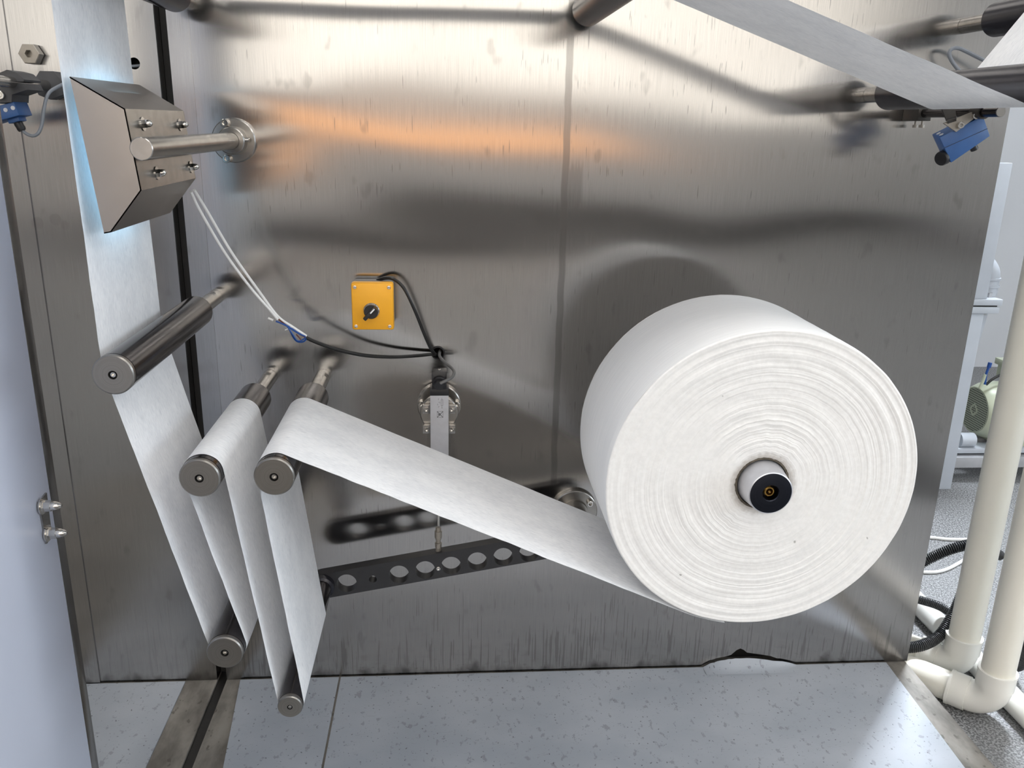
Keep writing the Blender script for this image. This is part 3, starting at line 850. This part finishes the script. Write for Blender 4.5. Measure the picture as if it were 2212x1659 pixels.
for u, v in ((921, 884), (975.5, 884), (921.5, 927), (975.5, 927)):
    q = at(u, v, -0.055); s_ = -1 if q.x < bxc else 1
    bm = bmesh.new(); box(bm, (q.x - .0062, -0.0535, q.z - .0085), (q.x + .0062, -0.0505, q.z + .0065), 0.0004)
    box(bm, (q.x - .0062, -0.0600, q.z + .0062), (q.x + .0062, -0.0505, q.z + .0085), 0.0003)
    bk_ = obj('clamp_bracket', bm, 'steel_part', r); cap_screw('clamp_screw', (q.x, -0.0536, q.z - .001), (0, -1, 0), 0.0036, 0.004, bk_)
yb_ = -0.0747
bm = bmesh.new()
for (x0, z0, x1, z1) in ((-0.0105, .573, -0.0100, .584), (-0.0080, .573, -0.0075, .584), (-0.0105, .5835, -0.0075, .584), (-0.0105, .573, -0.0075, .5735), (-0.0092, .584, -0.0088, .587), (-0.0092, .570, -0.0088, .573),
                         (-0.0150, .583, -0.0145, .586), (-0.0150, .579, -0.0130, .5795), (-0.0165, .574, -0.0160, .577), (-0.0140, .5715, -0.0130, .572), (-0.0100, .569, -0.0080, .5697), (-0.0150, .570, -0.0146, .5725), (-0.0125, .577, -0.0121, .580)):
    box(bm, (x0, yb_, z0), (x1, yb_ + 0.0003, z1))
obj('wiring_symbol', bm, 'print_grey', sb, 0)
bm = bmesh.new(); x0, x1, z0, z1 = -0.0172, -0.0072, 0.5525, 0.5635; w_ = 0.0005
for a_, b_, c_, d_ in ((x0, z0, x1, z0 + w_), (x0, z1 - w_, x1, z1), (x0, z0, x0 + w_, z1), (x1 - w_, z0, x1, z1)):
    box(bm, (a_, yb_, b_), (c_, yb_ + 0.0003, d_))
for s0, s1 in (((x0, z0), (x1, z1)), ((x0, z1), (x1, z0))):
    d = (Vector(s1) - Vector(s0)); nn = Vector((-d.y, d.x)).normalized() * w_
    prism(bm, [(s0[0] + nn.x, yb_, s0[1] + nn.y), (s1[0] + nn.x, yb_, s1[1] + nn.y), (s1[0] - nn.x, yb_, s1[1] - nn.y), (s0[0] - nn.x, yb_, s0[1] - nn.y)], (0, 0.0003, 0))
prism(bm, [((x0 + x1) / 2 + 0.0022 * math.cos(k * math.pi / 6) - .001, yb_ - .0001, (z0 + z1) / 2 + 0.0022 * math.sin(k * math.pi / 6)) for k in range(12)], (0, 0.0003, 0))
obj('crossed_mark', bm, 'print_grey', sb, 0)
q0 = at(947, 1190, -0.097); rx = q0.x
bm = lathe(bmesh.new(), [(0, 0.0022), (0.13, 0.0022)], (rx, -0.066, 0.405), (0, -0.16, -1), 14); obj('plunger_rod', bm, 'steel_bright', r)
bm = bmesh.new(); zt = 0.363
for z0, z1, rr, sg in ((0.356, 0.363, 0.0045, 6), (0.344, 0.356, 0.0062, 16), (0.340, 0.344, 0.0050, 16), (0.334, 0.340, 0.0038, 14), (0.331, 0.334, 0.0058, 16), (0.325, 0.331, 0.0055, 6), (0.3135, 0.325, 0.0046, 14)):
    lathe(bm, [(0, rr), (z1 - z0, rr)], (rx, -0.097, z0), (0, 0, 1), sg)
obj('rod_end', bm, 'bracket_beige', r, 30)

# ------------------------------------------------------------------ cable opening, cables, wires
g = at(946, 762); gx, gz = g.x, g.z
bm = lathe(bmesh.new(), [(-0.004, 0.0088), (0.0, 0.0088), (0.0022, 0.0098), (0.0022, 0.0112), (0.0004, 0.0122), (-0.0001, 0.0122)], (gx, -0.0003, gz), (0, -1, 0), 32, cap=False)
tag(obj('cable_grommet', bm, 'black_plastic', None, 40), 'black cable opening in the steel panel above the silver sensor', 'grommet')


def C(*pts):
    return [at(u, v, y) for u, v, y in pts]


tag(obj('black_cable', cable(C((815, 606, -0.012), (830, 601, -0.020), (850, 603, -0.030), (872, 622, -0.034), (895, 668, -0.030), (915, 718, -0.022), (928, 748, -0.016), (938, 763, -0.010)) + [Vector((gx - .002, 0.004, gz - .003)), Vector((gx, 0.022, gz))], 0.0028), 'black_cable'),
    'black cable arching from the yellow switch box down to the opening', 'cable')
tag(obj('black_cable', cable([Vector((gx + .004, 0.022, gz)), Vector((gx + .003, 0.003, gz)), at(950, 770, -0.014), at(960, 782, -0.030), at(975, 794, -0.045), at(981, 804, -0.065), at(976, 815, -0.082), at(962, 823, -0.096), at(951, 828, -0.097)], 0.0026), 'grey_plastic'),
    'short dark cable curving from the opening to the sensor plug', 'cable')
tag(obj('black_cable', cable(C((658, 728, -0.076), (690, 742, -0.070), (735, 757, -0.060), (790, 768, -0.046), (850, 771, -0.032), (905, 768, -0.019), (935, 765, -0.010)) + [Vector((gx - .004, 0.003, gz - .005)), Vector((gx - .003, 0.022, gz - .003))], 0.0030), 'black_cable'),
    'black cable sagging from the joined wires to the opening', 'cable')
for k, (pts, lb) in enumerate((
        (((419, 410, -0.19), (445, 452, -0.165), (500, 545, -0.130), (560, 630, -0.100), (600, 683, -0.086), (632, 706, -0.080), (662, 726, -0.076)), 'upper white wire from the hood to the blue wire joint'),
        (((412, 414, -0.19), (432, 455, -0.170), (485, 545, -0.136), (540, 620, -0.108), (585, 672, -0.092), (600, 690, -0.088)), 'lower white wire from the hood to the blue wire joint'))):
    tag(obj('white_wire', cable(C(*pts), 0.0021), 'white_wire'), lb, 'wire', 'white wires from the hood')
r = thing('wire_joint', at(625, 710, -0.08), 'blue and brown wire ends bound with a white cable tie', 'wire joint')
obj('blue_wire', cable(C((596, 694, -0.085), (612, 700, -0.085), (626, 708, -0.083), (645, 720, -0.080), (660, 727, -0.078)), 0.0014), 'blue_wire', r)
obj('blue_wire', cable(C((624, 708, -0.082), (630, 722, -0.080), (637, 734, -0.078), (645, 739, -0.076), (656, 738, -0.076), (662, 732, -0.077)), 0.0012), 'blue_wire', r)
obj('blue_wire', cable(C((622, 707, -0.084), (634, 725, -0.082), (641, 735, -0.080), (650, 736, -0.078), (661, 729, -0.078)), 0.0012), 'blue_wire', r)
obj('brown_wire', cable(C((600, 688, -0.087), (612, 697, -0.084), (630, 710, -0.080), (648, 722, -0.079), (660, 728, -0.078)), 0.0013), 'brown_wire', r)
obj('brown_wire', cable(C((640, 722, -0.081), (647, 730, -0.080), (650, 734, -0.080)), 0.0011), 'brown_wire', r)
obj('end_sleeve', cable(C((587, 673, -0.090), (598, 686, -0.088)), 0.0020), 'cable_tie', r)
obj('end_sleeve', cable(C((579, 687, -0.086), (590, 692, -0.085)), 0.0019), 'white_wire', r)
bm = cable(C((619, 708, -0.079), (621, 703, -0.078), (627, 701, -0.079), (629, 706, -0.081), (624, 709, -0.083), (616, 713, -0.083)), 0.0010); obj('cable_tie', bm, 'cable_tie', r)

# ------------------------------------------------------------------ yellow switch box
p0, p1 = at(758, 612, -0.05), at(849, 713, -0.05)
cx_ = (p0.x + p1.x) / 2 + .0005; x0, x1, z0, z1 = cx_ - 0.0335, cx_ + 0.0335, 0.695, 0.772
r = thing('switch_box', (cx_, 0, z0), 'yellow control box with a black rotary switch on the steel panel', 'switch box')
bm = bmesh.new(); box(bm, (x0 + .0015, -0.030, z0 + .0015), (x1 - .0015, -0.0003, z1 - .0015), 0.003); obj('box_base', bm, 'grey_plastic', r)
bm = bmesh.new(); box(bm, (x0, -0.050, z0), (x1, -0.030, z1), 0.0032); lid = obj('box_lid', bm, 'yellow_lid', r)
for sx in (x0 + .0065, x1 - .0065):
    for sz in (z0 + .0065, z1 - .0065):
        obj('screw_well', lathe(bmesh.new(), [(0.0, 0.0036), (0.0006, 0.0034)], (sx, -0.050, sz), (0, -1, 0), 20), 'yellow_lid', lid)
        cap_screw('lid_screw', (sx, -0.0503, sz), (0, -1, 0), 0.0027, 0.0012, lid, hexr=0.4)
kn = Vector((cx_ - 0.0015, 0, 0.7275))
obj('bezel', lathe(bmesh.new(), [(0, 0.0130), (0.004, 0.0130), (0.0055, 0.0118)], (kn.x, -0.050, kn.z), (0, -1, 0), 40), 'steel_bright', r)
kb = obj('knob', lathe(bmesh.new(), [(0, 0.0113), (0.007, 0.0113), (0.008, 0.0103)], (kn.x, -0.0545, kn.z), (0, -1, 0), 40), 'black_plastic', r)
mr = Matrix.Translation((kn.x, 0, kn.z)) @ Matrix.Rotation(math.radians(-47), 4, 'Y')
bm = bmesh.new(); box(bm, (-0.0155, -0.0705, -0.0030), (0.0112, -0.0615, 0.0030), 0.0012, mr); obj('knob_grip', bm, 'black_plastic', kb)
bm = bmesh.new(); box(bm, (-0.0005, -0.0711, -0.0010), (0.0090, -0.0704, 0.0010), 0.0, mr); obj('pointer_mark', bm, 'print_white', kb, 0)

# ------------------------------------------------------------------ right sensor group
rodx, rodz = 0.7545, 1.0510
r = thing('sensor_rod', (rodx, 0, rodz), 'dark round rod with square wall clamp below the right black roller', 'rod')
obj('rod', lathe(bmesh.new(), [(0, 0.0064), (0.0008, 0.0071), (0.200, 0.0071)], (rodx, -0.240, rodz), (0, 1, 0), 28), 'dark_tube', r)
obj('rod_face', lathe(bmesh.new(), [(0, 0), (0, 0.0066)], (rodx, -0.2402, rodz), (0, 1, 0), 28, cap=False), 'steel_part', r)
bm = bmesh.new(); box(bm, (rodx - 0.011, -0.048, rodz - 0.012), (rodx + 0.011, -0.0003, rodz + 0.014), 0.001); ck = obj('wall_clamp', bm, 'bracket_dark', r)
bm = lathe(bmesh.new(), [(0, 0.0017), (0.006, 0.0017), (0.006, 0.0042), (0.0105, 0.0042)], (rodx + 0.002, -0.020, rodz - 0.012), (0, 0, -1), 14); obj('clamp_screw', bm, 'bracket_beige', ck)
bm = lathe(bmesh.new(), [(0, 0.0017), (0.006, 0.0017), (0.006, 0.0042), (0.0105, 0.0042)], (rodx + 0.002, -0.040, rodz - 0.012), (0, 0, -1), 14); obj('clamp_screw', bm, 'bracket_beige', ck)

SY = -0.185
r = thing('blue_sensor', at(2075, 345, SY), 'blue photoelectric sensor with black lens hanging from the right rod', 'sensor')
q = [at(2030, 297, SY), at(2124, 250, SY), at(2139, 294, SY), at(2055, 352, SY)]
far = [Vector((v_.x + 0.002, v_.y + 0.026, v_.z + 0.004)) for v_ in q]
body = obj('sensor_body', hexa(bmesh.new(), q + far, 0.0012), 'blue_sensor', r)
qa, qb = q[0].lerp(q[3], 0.40), q[1].lerp(q[2], 0.62)
dn = Vector((0, -0.0004, 0)); dz_ = Vector((0, 0, -0.0006))
bm = prism(bmesh.new(), [qa + dn, qb + dn, qb + dn + dz_, qa + dn + dz_], (0, 0.0004, 0)); obj('seam_line', bm, 'black_plastic', body, 0)
for k in (0.28, 0.62):
    c_ = q[0].lerp(far[0], k) + (q[1] - q[0]).normalized() * 0.006
    nn_ = (q[0] - q[3]).normalized()
    obj('signal_light', lathe(bmesh.new(), [(0, 0.0030), (0.0006, 0.0030)], c_, nn_, 16), 'lens_grey', body)
lp_ = (q[3] * 0.78 + q[0] * 0.22 + far[3] * 0.0) + Vector((0, 0.011, 0))
obj('lens', lathe(bmesh.new(), [(0, 0.0105), (0.008, 0.0105), (0.0095, 0.0095), (0.0095, 0.0)], lp_, (-0.86, -0.42, -0.28), 28, cap=False), 'black_plastic', r)
cp_ = q[3].lerp(q[2], 0.66) + Vector((0, 0.012, 0.001))
obj('connector', lathe(bmesh.new(), [(0, 0.0055), (0.009, 0.0055), (0.010, 0.004)], cp_, (q[3] - q[0]), 20), 'black_plastic', r)
b0 = [at(2036, 236, -0.196), at(2064, 236, -0.196), at(2066, 256, -0.196), at(2046, 262, -0.196)]
bm = prism(bmesh.new(), b0, (0, 0.003, 0)); br = obj('bracket_arm', bm, 'bracket_dark', r, 0)
b1 = [at(2038, 266, -0.1895), at(2060, 258, -0.1895), at(2116, 236, -0.1895), at(2112, 250, -0.1895), at(2066, 285, -0.1895)]
bm = prism(bmesh.new(), b1, (0, 0.003, 0)); br2 = obj('bracket_plate', bm, 'bracket_beige', r, 0)
b2 = [at(2046, 258, -0.197), at(2066, 252, -0.197), at(2066, 266, -0.186), at(2048, 272, -0.186)]
bm = prism(bmesh.new(), b2, (0.001, 0.002, 0.002)); obj('bracket_fold', bm, 'bracket_dark', r, 0)
bm = lathe(bmesh.new(), [(0, 0.0074), (0.022, 0.0074), (0.022, 0.0098), (0.0, 0.0098), (0, 0.0074)], (rodx, -0.203, rodz), (0, 1, 0), 24, cap=False); obj('rod_collar', bm, 'bracket_dark', r)
for u, v in ((2073, 270), (2106, 250)):
    s_ = at(u, v, -0.190); cap_screw('bracket_screw', s_, (-0.1, -1, -0.05), 0.0046, 0.006, br2)
tag(obj('grey_cable', cable(C((2085, 165, -0.035), (2068, 148, -0.032), (2055, 130, -0.030), (2050, 115, -0.030), (2057, 105, -0.030), (2070, 104, -0.030), (2085, 110, -0.030), (2115, 125, -0.032), (2150, 143, -0.035), (2190, 165, -0.04)), 0.0030), 'grey_cable'),
    'grey cable loop against the steel beside the right web', 'cable')

# ------------------------------------------------------------------ left sensor group
lx, lz = -0.594, 1.0600
r = thing('sensor_rod', (lx, 0, lz), 'polished round rod with dark wall block at the left edge of the picture', 'rod')
obj('rod', lathe(bmesh.new(), [(0, 0.0075), (0.24, 0.0075)], (lx, -0.262, lz), (0, 1, 0), 28), 'steel_bright', r)
bm = prism(bmesh.new(), [(lx - .018, 0, lz + .004), (lx - .006, 0, lz + .020), (lx + .014, 0, lz + .020), (lx + .024, 0, lz + .006), (lx + .024, 0, lz - .012), (lx + .004, 0, lz - .020), (lx - .012, 0, lz - .014)], (0, -0.022, 0))
bmesh.ops.translate(bm, vec=(0, -0.003, 0), verts=bm.verts[:]); obj('wall_block', bm, 'clamp_grey', r, 20)
r = thing('sensor_clamp', (lx, -0.11, lz - .02), 'grey split clamp on the left rod holding the blue sensor', 'clamp')
cy0, cy1 = -0.128, -0.078
bm = prism(bmesh.new(), [(lx - .030, cy0, lz + .001), (lx - .028, cy0, lz + .006), (lx - .004, cy0, lz + .016), (lx + .008, cy0, lz + .013), (lx + .017, cy0, lz + .004), (lx + .016, cy0, lz + .0012)], (0, cy1 - cy0, 0)); obj('upper_jaw', bm, 'clamp_grey', r, 20)
bm = prism(bmesh.new(), [(lx - .030, cy0, lz - .001), (lx + .016, cy0, lz - .0012), (lx + .019, cy0, lz - .009), (lx - .002, cy0, lz - .016), (lx - .004, cy0, lz - .026), (lx - .030, cy0, lz - .028)], (0, cy1 - cy0, 0)); lj = obj('lower_jaw', bm, 'clamp_grey', r, 20)
cap_screw('clamp_screw', (lx - .016, cy0, lz - .017), (0, -1, 0), 0.0056, 0.005, lj)
r = thing('blue_sensor', (lx - .02, -0.11, lz - .055), 'blue sensor with two pale lights under the left clamp', 'sensor')
T = Matrix.Translation((lx - .010, -0.105, lz - .036)) @ Matrix.Rotation(math.radians(-16), 4, 'Y')
bm = bmesh.new(); box(bm, (-0.060, -0.020, -0.010), (0.010, 0.020, 0.0085), 0.001, T); body = obj('sensor_body', bm, 'blue_sensor', r)
bm = bmesh.new(); box(bm, (-0.012, -0.012, -0.016), (0.004, 0.010, -0.010), 0.0008, T); obj('connector_foot', bm, 'blue_sensor', body)
for k, dx in enumerate((-0.0045, 0.0060)):
    pp = T @ Vector((dx, -0.0203, 0.001)); obj('signal_light', lathe(bmesh.new(), [(0, 0.0028), (0.0005, 0.0028)], pp, (0, -1, 0), 16), 'lens_grey', body)
gp = T @ Vector((-0.004, -0.002, -0.016))
obj('cable_gland', lathe(bmesh.new(), [(0, 0.0056), (0.003, 0.0060), (0.006, 0.0056), (0.009, 0.0060), (0.012, 0.0050)], gp, T.to_3x3() @ Vector((0.15, 0, -1)), 16), 'black_plastic', body)
ge = gp + T.to_3x3() @ Vector((0.002, 0, -0.012))
tag(obj('grey_cable', cable([ge, ge + Vector((.004, 0, -.004)), ge + Vector((.012, 0, -.007)), ge + Vector((.019, .002, -.004)), ge + Vector((.0235, .008, .008)), ge + Vector((.026, .016, .030)), ge + Vector((.030, .030, .052)), ge + Vector((.040, .060, .066))], 0.0024), 'grey_cable'),
    'pale grey cable hanging in a loop below the left blue sensor', 'cable')
p = at(74, 118)
r = thing('hex_standoff', (p.x, 0, p.z), 'steel hexagon standoff with dark centre hole above the left clamp', 'standoff')
obj('hex_body', lathe(bmesh.new(), [(0.0003, 0.0155), (0.014, 0.0155), (0.0152, 0.0145), (0.0152, 0.0058), (0.006, 0.0058), (0.006, 0)], (p.x, -0.0025, p.z), (0, -1, 0), 6, cap=False), 'bracket_beige', r, 20)

# ------------------------------------------------------------------ bay behind the panel, right edge: pipes, hoses, motor, frame
PR, FRD = 0.0305, 0.0350
ZC = GZ + FRD


def elbow_pipe(name, x, y, d, hl, label):
    r = thing(name, (x, y, GZ), label, 'pipe', 'cream drain pipes by the panel edge')
    d = Vector(d).normalized(); rb = 0.042
    obj('riser', lathe(bmesh.new(), [(0, PR), (1.9, PR)], (x, y, ZC + rb + 0.012), (0, 0, 1), 40), 'pvc', r, 30)
    # elbow body
    cc = Vector((x, y, ZC)) + d * rb + Vector((0, 0, rb)); pth = []
    for k in range(13):
        a_ = math.pi / 2 * k / 12; pth.append(cc - d * (rb * math.cos(a_)) - Vector((0, 0, rb * math.sin(a_))))
    pth = [pth[0] + Vector((0, 0, 0.002))] + pth + [pth[-1] + d * 0.002]
    el = obj('elbow', sweep(bmesh.new(), pth, PR * 1.07, 36), 'pvc_fitting', r, 40)
    for base, dr in ((Vector((x, y, ZC + rb)), Vector((0, 0, 1))), (Vector((x, y, ZC)) + d * rb, d)):
        bm = lathe(bmesh.new(), [(0, PR * 1.05), (0, FRD), (0.030, FRD), (0.030, FRD * 1.03), (0.036, FRD * 1.03), (0.036, PR * 0.98)], base, dr, 40, cap=False); obj('socket', bm, 'pvc_fitting', el, 30)
    st = Vector((x, y, ZC)) + d * (rb + 0.01)
    obj('run', lathe(bmesh.new(), [(0, PR), (hl, PR)], st, d, 40), 'pvc', r, 30)
    return r


elbow_pipe('drain_pipe', 1.082, -0.052, (-0.70, 0.71, 0), 0.42, 'front cream drain pipe with elbow beside the platform edge')
elbow_pipe('drain_pipe', 1.085, 0.066, (-0.70, 0.71, 0), 0.40, 'rear cream drain pipe with elbow behind the front one')
tag(obj('floor_pipe', lathe(bmesh.new(), [(0, 0.0245), (1.6, 0.0245)], (1.147, -0.75, GZ + 0.0250), (-0.004, 1, 0), 36), 'pvc_fitting', None, 30), 'white pipe lying on the floor behind the two upright pipes', 'pipe')


def HP(*pts):
    return [at(u, v, y) for u, v, y in pts]


tag(obj('corrugated_hose', hose(HP((1940, 1245, .20), (1998, 1212, .19), (2040, 1192, .18), (2085, 1178, .175), (2120, 1176, .18), (2160, 1200, .20)), 0.0118), 'hose_black', None, 60), 'upper black corrugated hose running from the panel to the pipes', 'hose', 'black corrugated hoses')
tag(obj('corrugated_hose', hose(HP((2122, 1130, .165), (2108, 1165, .155), (2096, 1210, .145), (2082, 1270, .13), (2060, 1325, .11), (2030, 1372, .09), (1995, 1393, .075), (1955, 1399, .072), (1915, 1395, .072)), 0.0118), 'hose_black', None, 60), 'long black corrugated hose curving down to the panel corner', 'hose', 'black corrugated hoses')
tag(obj('corrugated_hose', hose(HP((1950, 1285, .24), (1988, 1296, .235), (2030, 1310, .23), (2066, 1334, .22), (2100, 1362, .21)), 0.0100), 'hose_black', None, 60), 'short black corrugated hose crossing the white floor pipe', 'hose', 'black corrugated hoses')
tag(obj('corrugated_hose', hose([Vector((1.20, 0.04, 0.55)), Vector((1.195, 0.03, 0.3)), Vector((1.19, 0.02, 0.1)), Vector((1.20, 0.03, -0.02)), Vector((1.23, 0.10, -0.085)), Vector((1.30, 0.25, -0.085))], 0.0118), 'hose_black', None, 60), 'black corrugated hose at the right picture edge beside the front pipe', 'hose', 'black corrugated hoses')
tag(obj('white_cable', cable([atz(u, v, GZ + .0047) for u, v in ((1970, 1160), (2010, 1161), (2055, 1165), (2110, 1163), (2160, 1150))], 0.0045), 'white_wire'), 'upper white cable crossing the floor behind the panel edge', 'cable')
tag(obj('white_cable', cable([atz(u, v, GZ + .0047) for u, v in ((1965, 1232), (2000, 1236), (2035, 1233), (2070, 1217), (2110, 1190))], 0.0045), 'white_wire'), 'lower white cable bending under the corrugated hose', 'cable')

# white equipment frame
px1, py_ = 1.653, 1.04
r = thing('frame_post', (px1 - .05, py_, GZ), 'white painted frame post with bolted flange behind the panel edge', 'post')
bm = bmesh.new(); box(bm, (px1 - 0.10, py_, 0.537), (px1, py_ + 0.025, 0.941), 0.002); obj('upper_post', bm, 'frame_white', r)
bm = bmesh.new(); box(bm, (px1 - 0.10, py_, GZ), (px1, py_ + 0.06, 0.497), 0.002); obj('lower_post', bm, 'frame_white', r)
bm = bmesh.new(); box(bm, (px1 - 0.13, py_ - .01, 0.518), (px1 + 0.046, py_ + 0.11, 0.537), 0.002); f1 = obj('flange_plate', bm, 'frame_white', r)
bm = bmesh.new(); box(bm, (px1 - 0.13, py_ - .01, 0.493), (px1 + 0.040, py_ + 0.075, 0.513), 0.002); obj('flange_plate', bm, 'frame_white', r)
bm = bmesh.new(); box(bm, (px1 - 0.12, py_ - .004, 0.513), (px1 + 0.034, py_ + 0.07, 0.518)); obj('flange_gasket', bm, 'black_gasket', r)
obj('bolt_head', lathe(bmesh.new(), [(0, 0.010), (0.014, 0.010)], (px1 + 0.024, py_ + 0.03, 0.537), (0, 0, 1), 6), 'rail_grey', f1, 20)
obj('bolt_nut', lathe(bmesh.new(), [(0, 0.010), (0.012, 0.010)], (px1 + 0.018, py_ + 0.03, 0.493), (0, 0, -1), 6), 'rail_grey', f1, 20)
bm = prism(bmesh.new(), [(px1, py_ + .025, 0.493), (px1 + 0.030, py_ + .025, 0.493), (px1, py_ + .025, 0.24)], (0, 0.008, 0)); obj('gusset', bm, 'frame_white', r, 0)
# white vent elbow further back
ev = at(2137, 600, 1.10)
r = thing('vent_pipe', (ev.x, 1.10, 0.537), 'white vent pipe with rounded elbow behind the frame post', 'pipe')
pth = [Vector((ev.x, 1.10, 0.5375)), Vector((ev.x, 1.10, 0.585))] + [Vector((ev.x - 0.05 + 0.05 * math.cos(a_ * math.pi / 20), 1.10, 0.59 + 0.05 * math.sin(a_ * math.pi / 20))) for a_ in range(0, 11)] + [Vector((ev.x - 0.14, 1.10, 0.64))]
vp = obj('elbow_tube', sweep(bmesh.new(), pth, 0.030, 28), 'frame_white', r, 50)
for zz in (0.565, 0.588):
    obj('rim', lathe(bmesh.new(), [(0, 0.030), (0, 0.033), (0.006, 0.033), (0.006, 0.030)], (ev.x, 1.10, zz), (0, 0, 1), 28, cap=False), 'frame_white', vp)

# green motor on rails
my, mz = 1.20, 0.122; mx_ = at(2104, 885, my).x
r = thing('electric_motor', (mx_ + 0.12, my, mz - 0.10), 'pale green electric motor with perforated fan cover on rails', 'motor')
bm = lathe(bmesh.new(), [(0.0, 0.078), (0.004, 0.082), (0.030, 0.094), (0.055, 0.098), (0.30, 0.098), (0.31, 0.080)], (mx_, my, mz), (1, 0, 0), 48); obj('housing', bm, 'motor_green', r, 30)
bm = lathe(bmesh.new(), [(0.0, 0.0), (0.0, 0.0735)], (mx_ - 0.0008, my, mz), (1, 0, 0), 48, cap=False); gr = obj('fan_cover', bm, 'fan_grille', r, 0)
bm = bmesh.new()
for k in range(4):
    T = Matrix.Translation((mx_ - 0.0012, my, mz)) @ Matrix.Rotation(math.radians(45 + 90 * k), 4, 'X'); b_ = bmesh.new()
    box(b_, (-0.0006, -0.014, 0.011), (0.0006, 0.014, 0.0175), 0, T); me = bpy.data.meshes.new('x'); b_.to_mesh(me); b_.free(); bm.from_mesh(me); bpy.data.meshes.remove(me)
obj('cover_emblem', bm, 'motor_green', gr, 0)
bm = bmesh.new(); box(bm, (mx_ + 0.085, my - 0.045, mz + 0.110), (mx_ + 0.20, my + 0.045, mz + 0.150), 0.002); box(bm, (mx_ + 0.075, my - 0.052, mz + 0.150), (mx_ + 0.21, my + 0.052, mz + 0.172), 0.003)
box(bm, (mx_ + 0.11, my - 0.03, mz + 0.09), (mx_ + 0.18, my + 0.03, mz + 0.110)); obj('terminal_box', bm, 'motor_green', r)
lead = obj('lead', cable([Vector((mx_ + 0.085, my - .02, mz + .135)), Vector((mx_ + 0.05, my - .025, mz + .130)), Vector((mx_ + 0.02, my - .03, mz + .115)), Vector((mx_ + 0.004, my - .03, mz + .098))], 0.0045), 'black_cable', r)
obj('lead', cable([Vector((mx_ + 0.0, my - .03, mz + .10)), Vector((mx_ - 0.002, my - .03, mz + .135)), Vector((mx_ + 0.002, my - .03, mz + .160))], 0.004), 'blue_wire', r)
obj('lead_end', cable([Vector((mx_ + 0.002, my - .03, mz + .158)), Vector((mx_ + 0.004, my - .03, mz + .175))], 0.0065), 'blue_wire', r)
obj('sleeve', cable([Vector((mx_ - 0.015, my - .03, mz + .085)), Vector((mx_ - 0.008, my - .03, mz + .115)), Vector((mx_ - 0.005, my - .03, mz + .135))], 0.005), 'motor_green', r)
bm = bmesh.new(); box(bm, (mx_ + 0.06, my - 0.07, mz - 0.108), (mx_ + 0.26, my + 0.07, mz - 0.085), 0.002); obj('foot', bm, 'motor_green', r)
r = thing('motor_rails', (mx_ + .02, my, GZ), 'grey steel rails under the green motor', 'rail')
for k, (y0, z1, z0, m_) in enumerate(((1.115, 0.013, -0.004, 'frame_white'), (1.10, -0.012, -0.050, 'rail_grey'), (1.21, 0.013, -0.05, 'rail_grey'))):
    bm = bmesh.new(); box(bm, (mx_ - 0.25, y0, z0), (mx_ + 0.45, y0 + 0.06, z1), 0.002); obj('rail', bm, m_, r)
for x_ in (mx_ - .2, mx_ + .38):
    bm = bmesh.new(); box(bm, (x_, 1.12, GZ), (x_ + .05, 1.26, -0.05), 0.002); obj('foot', bm, 'rail_grey', r)
bm = lathe(bmesh.new(), [(0, 0.024), (0.05, 0.024), (0.052, 0.018)], (mx_ - 0.075, 1.14, 0.036), (1, 0, 0), 24); obj('grey_coupling', bm, 'frame_white', r)
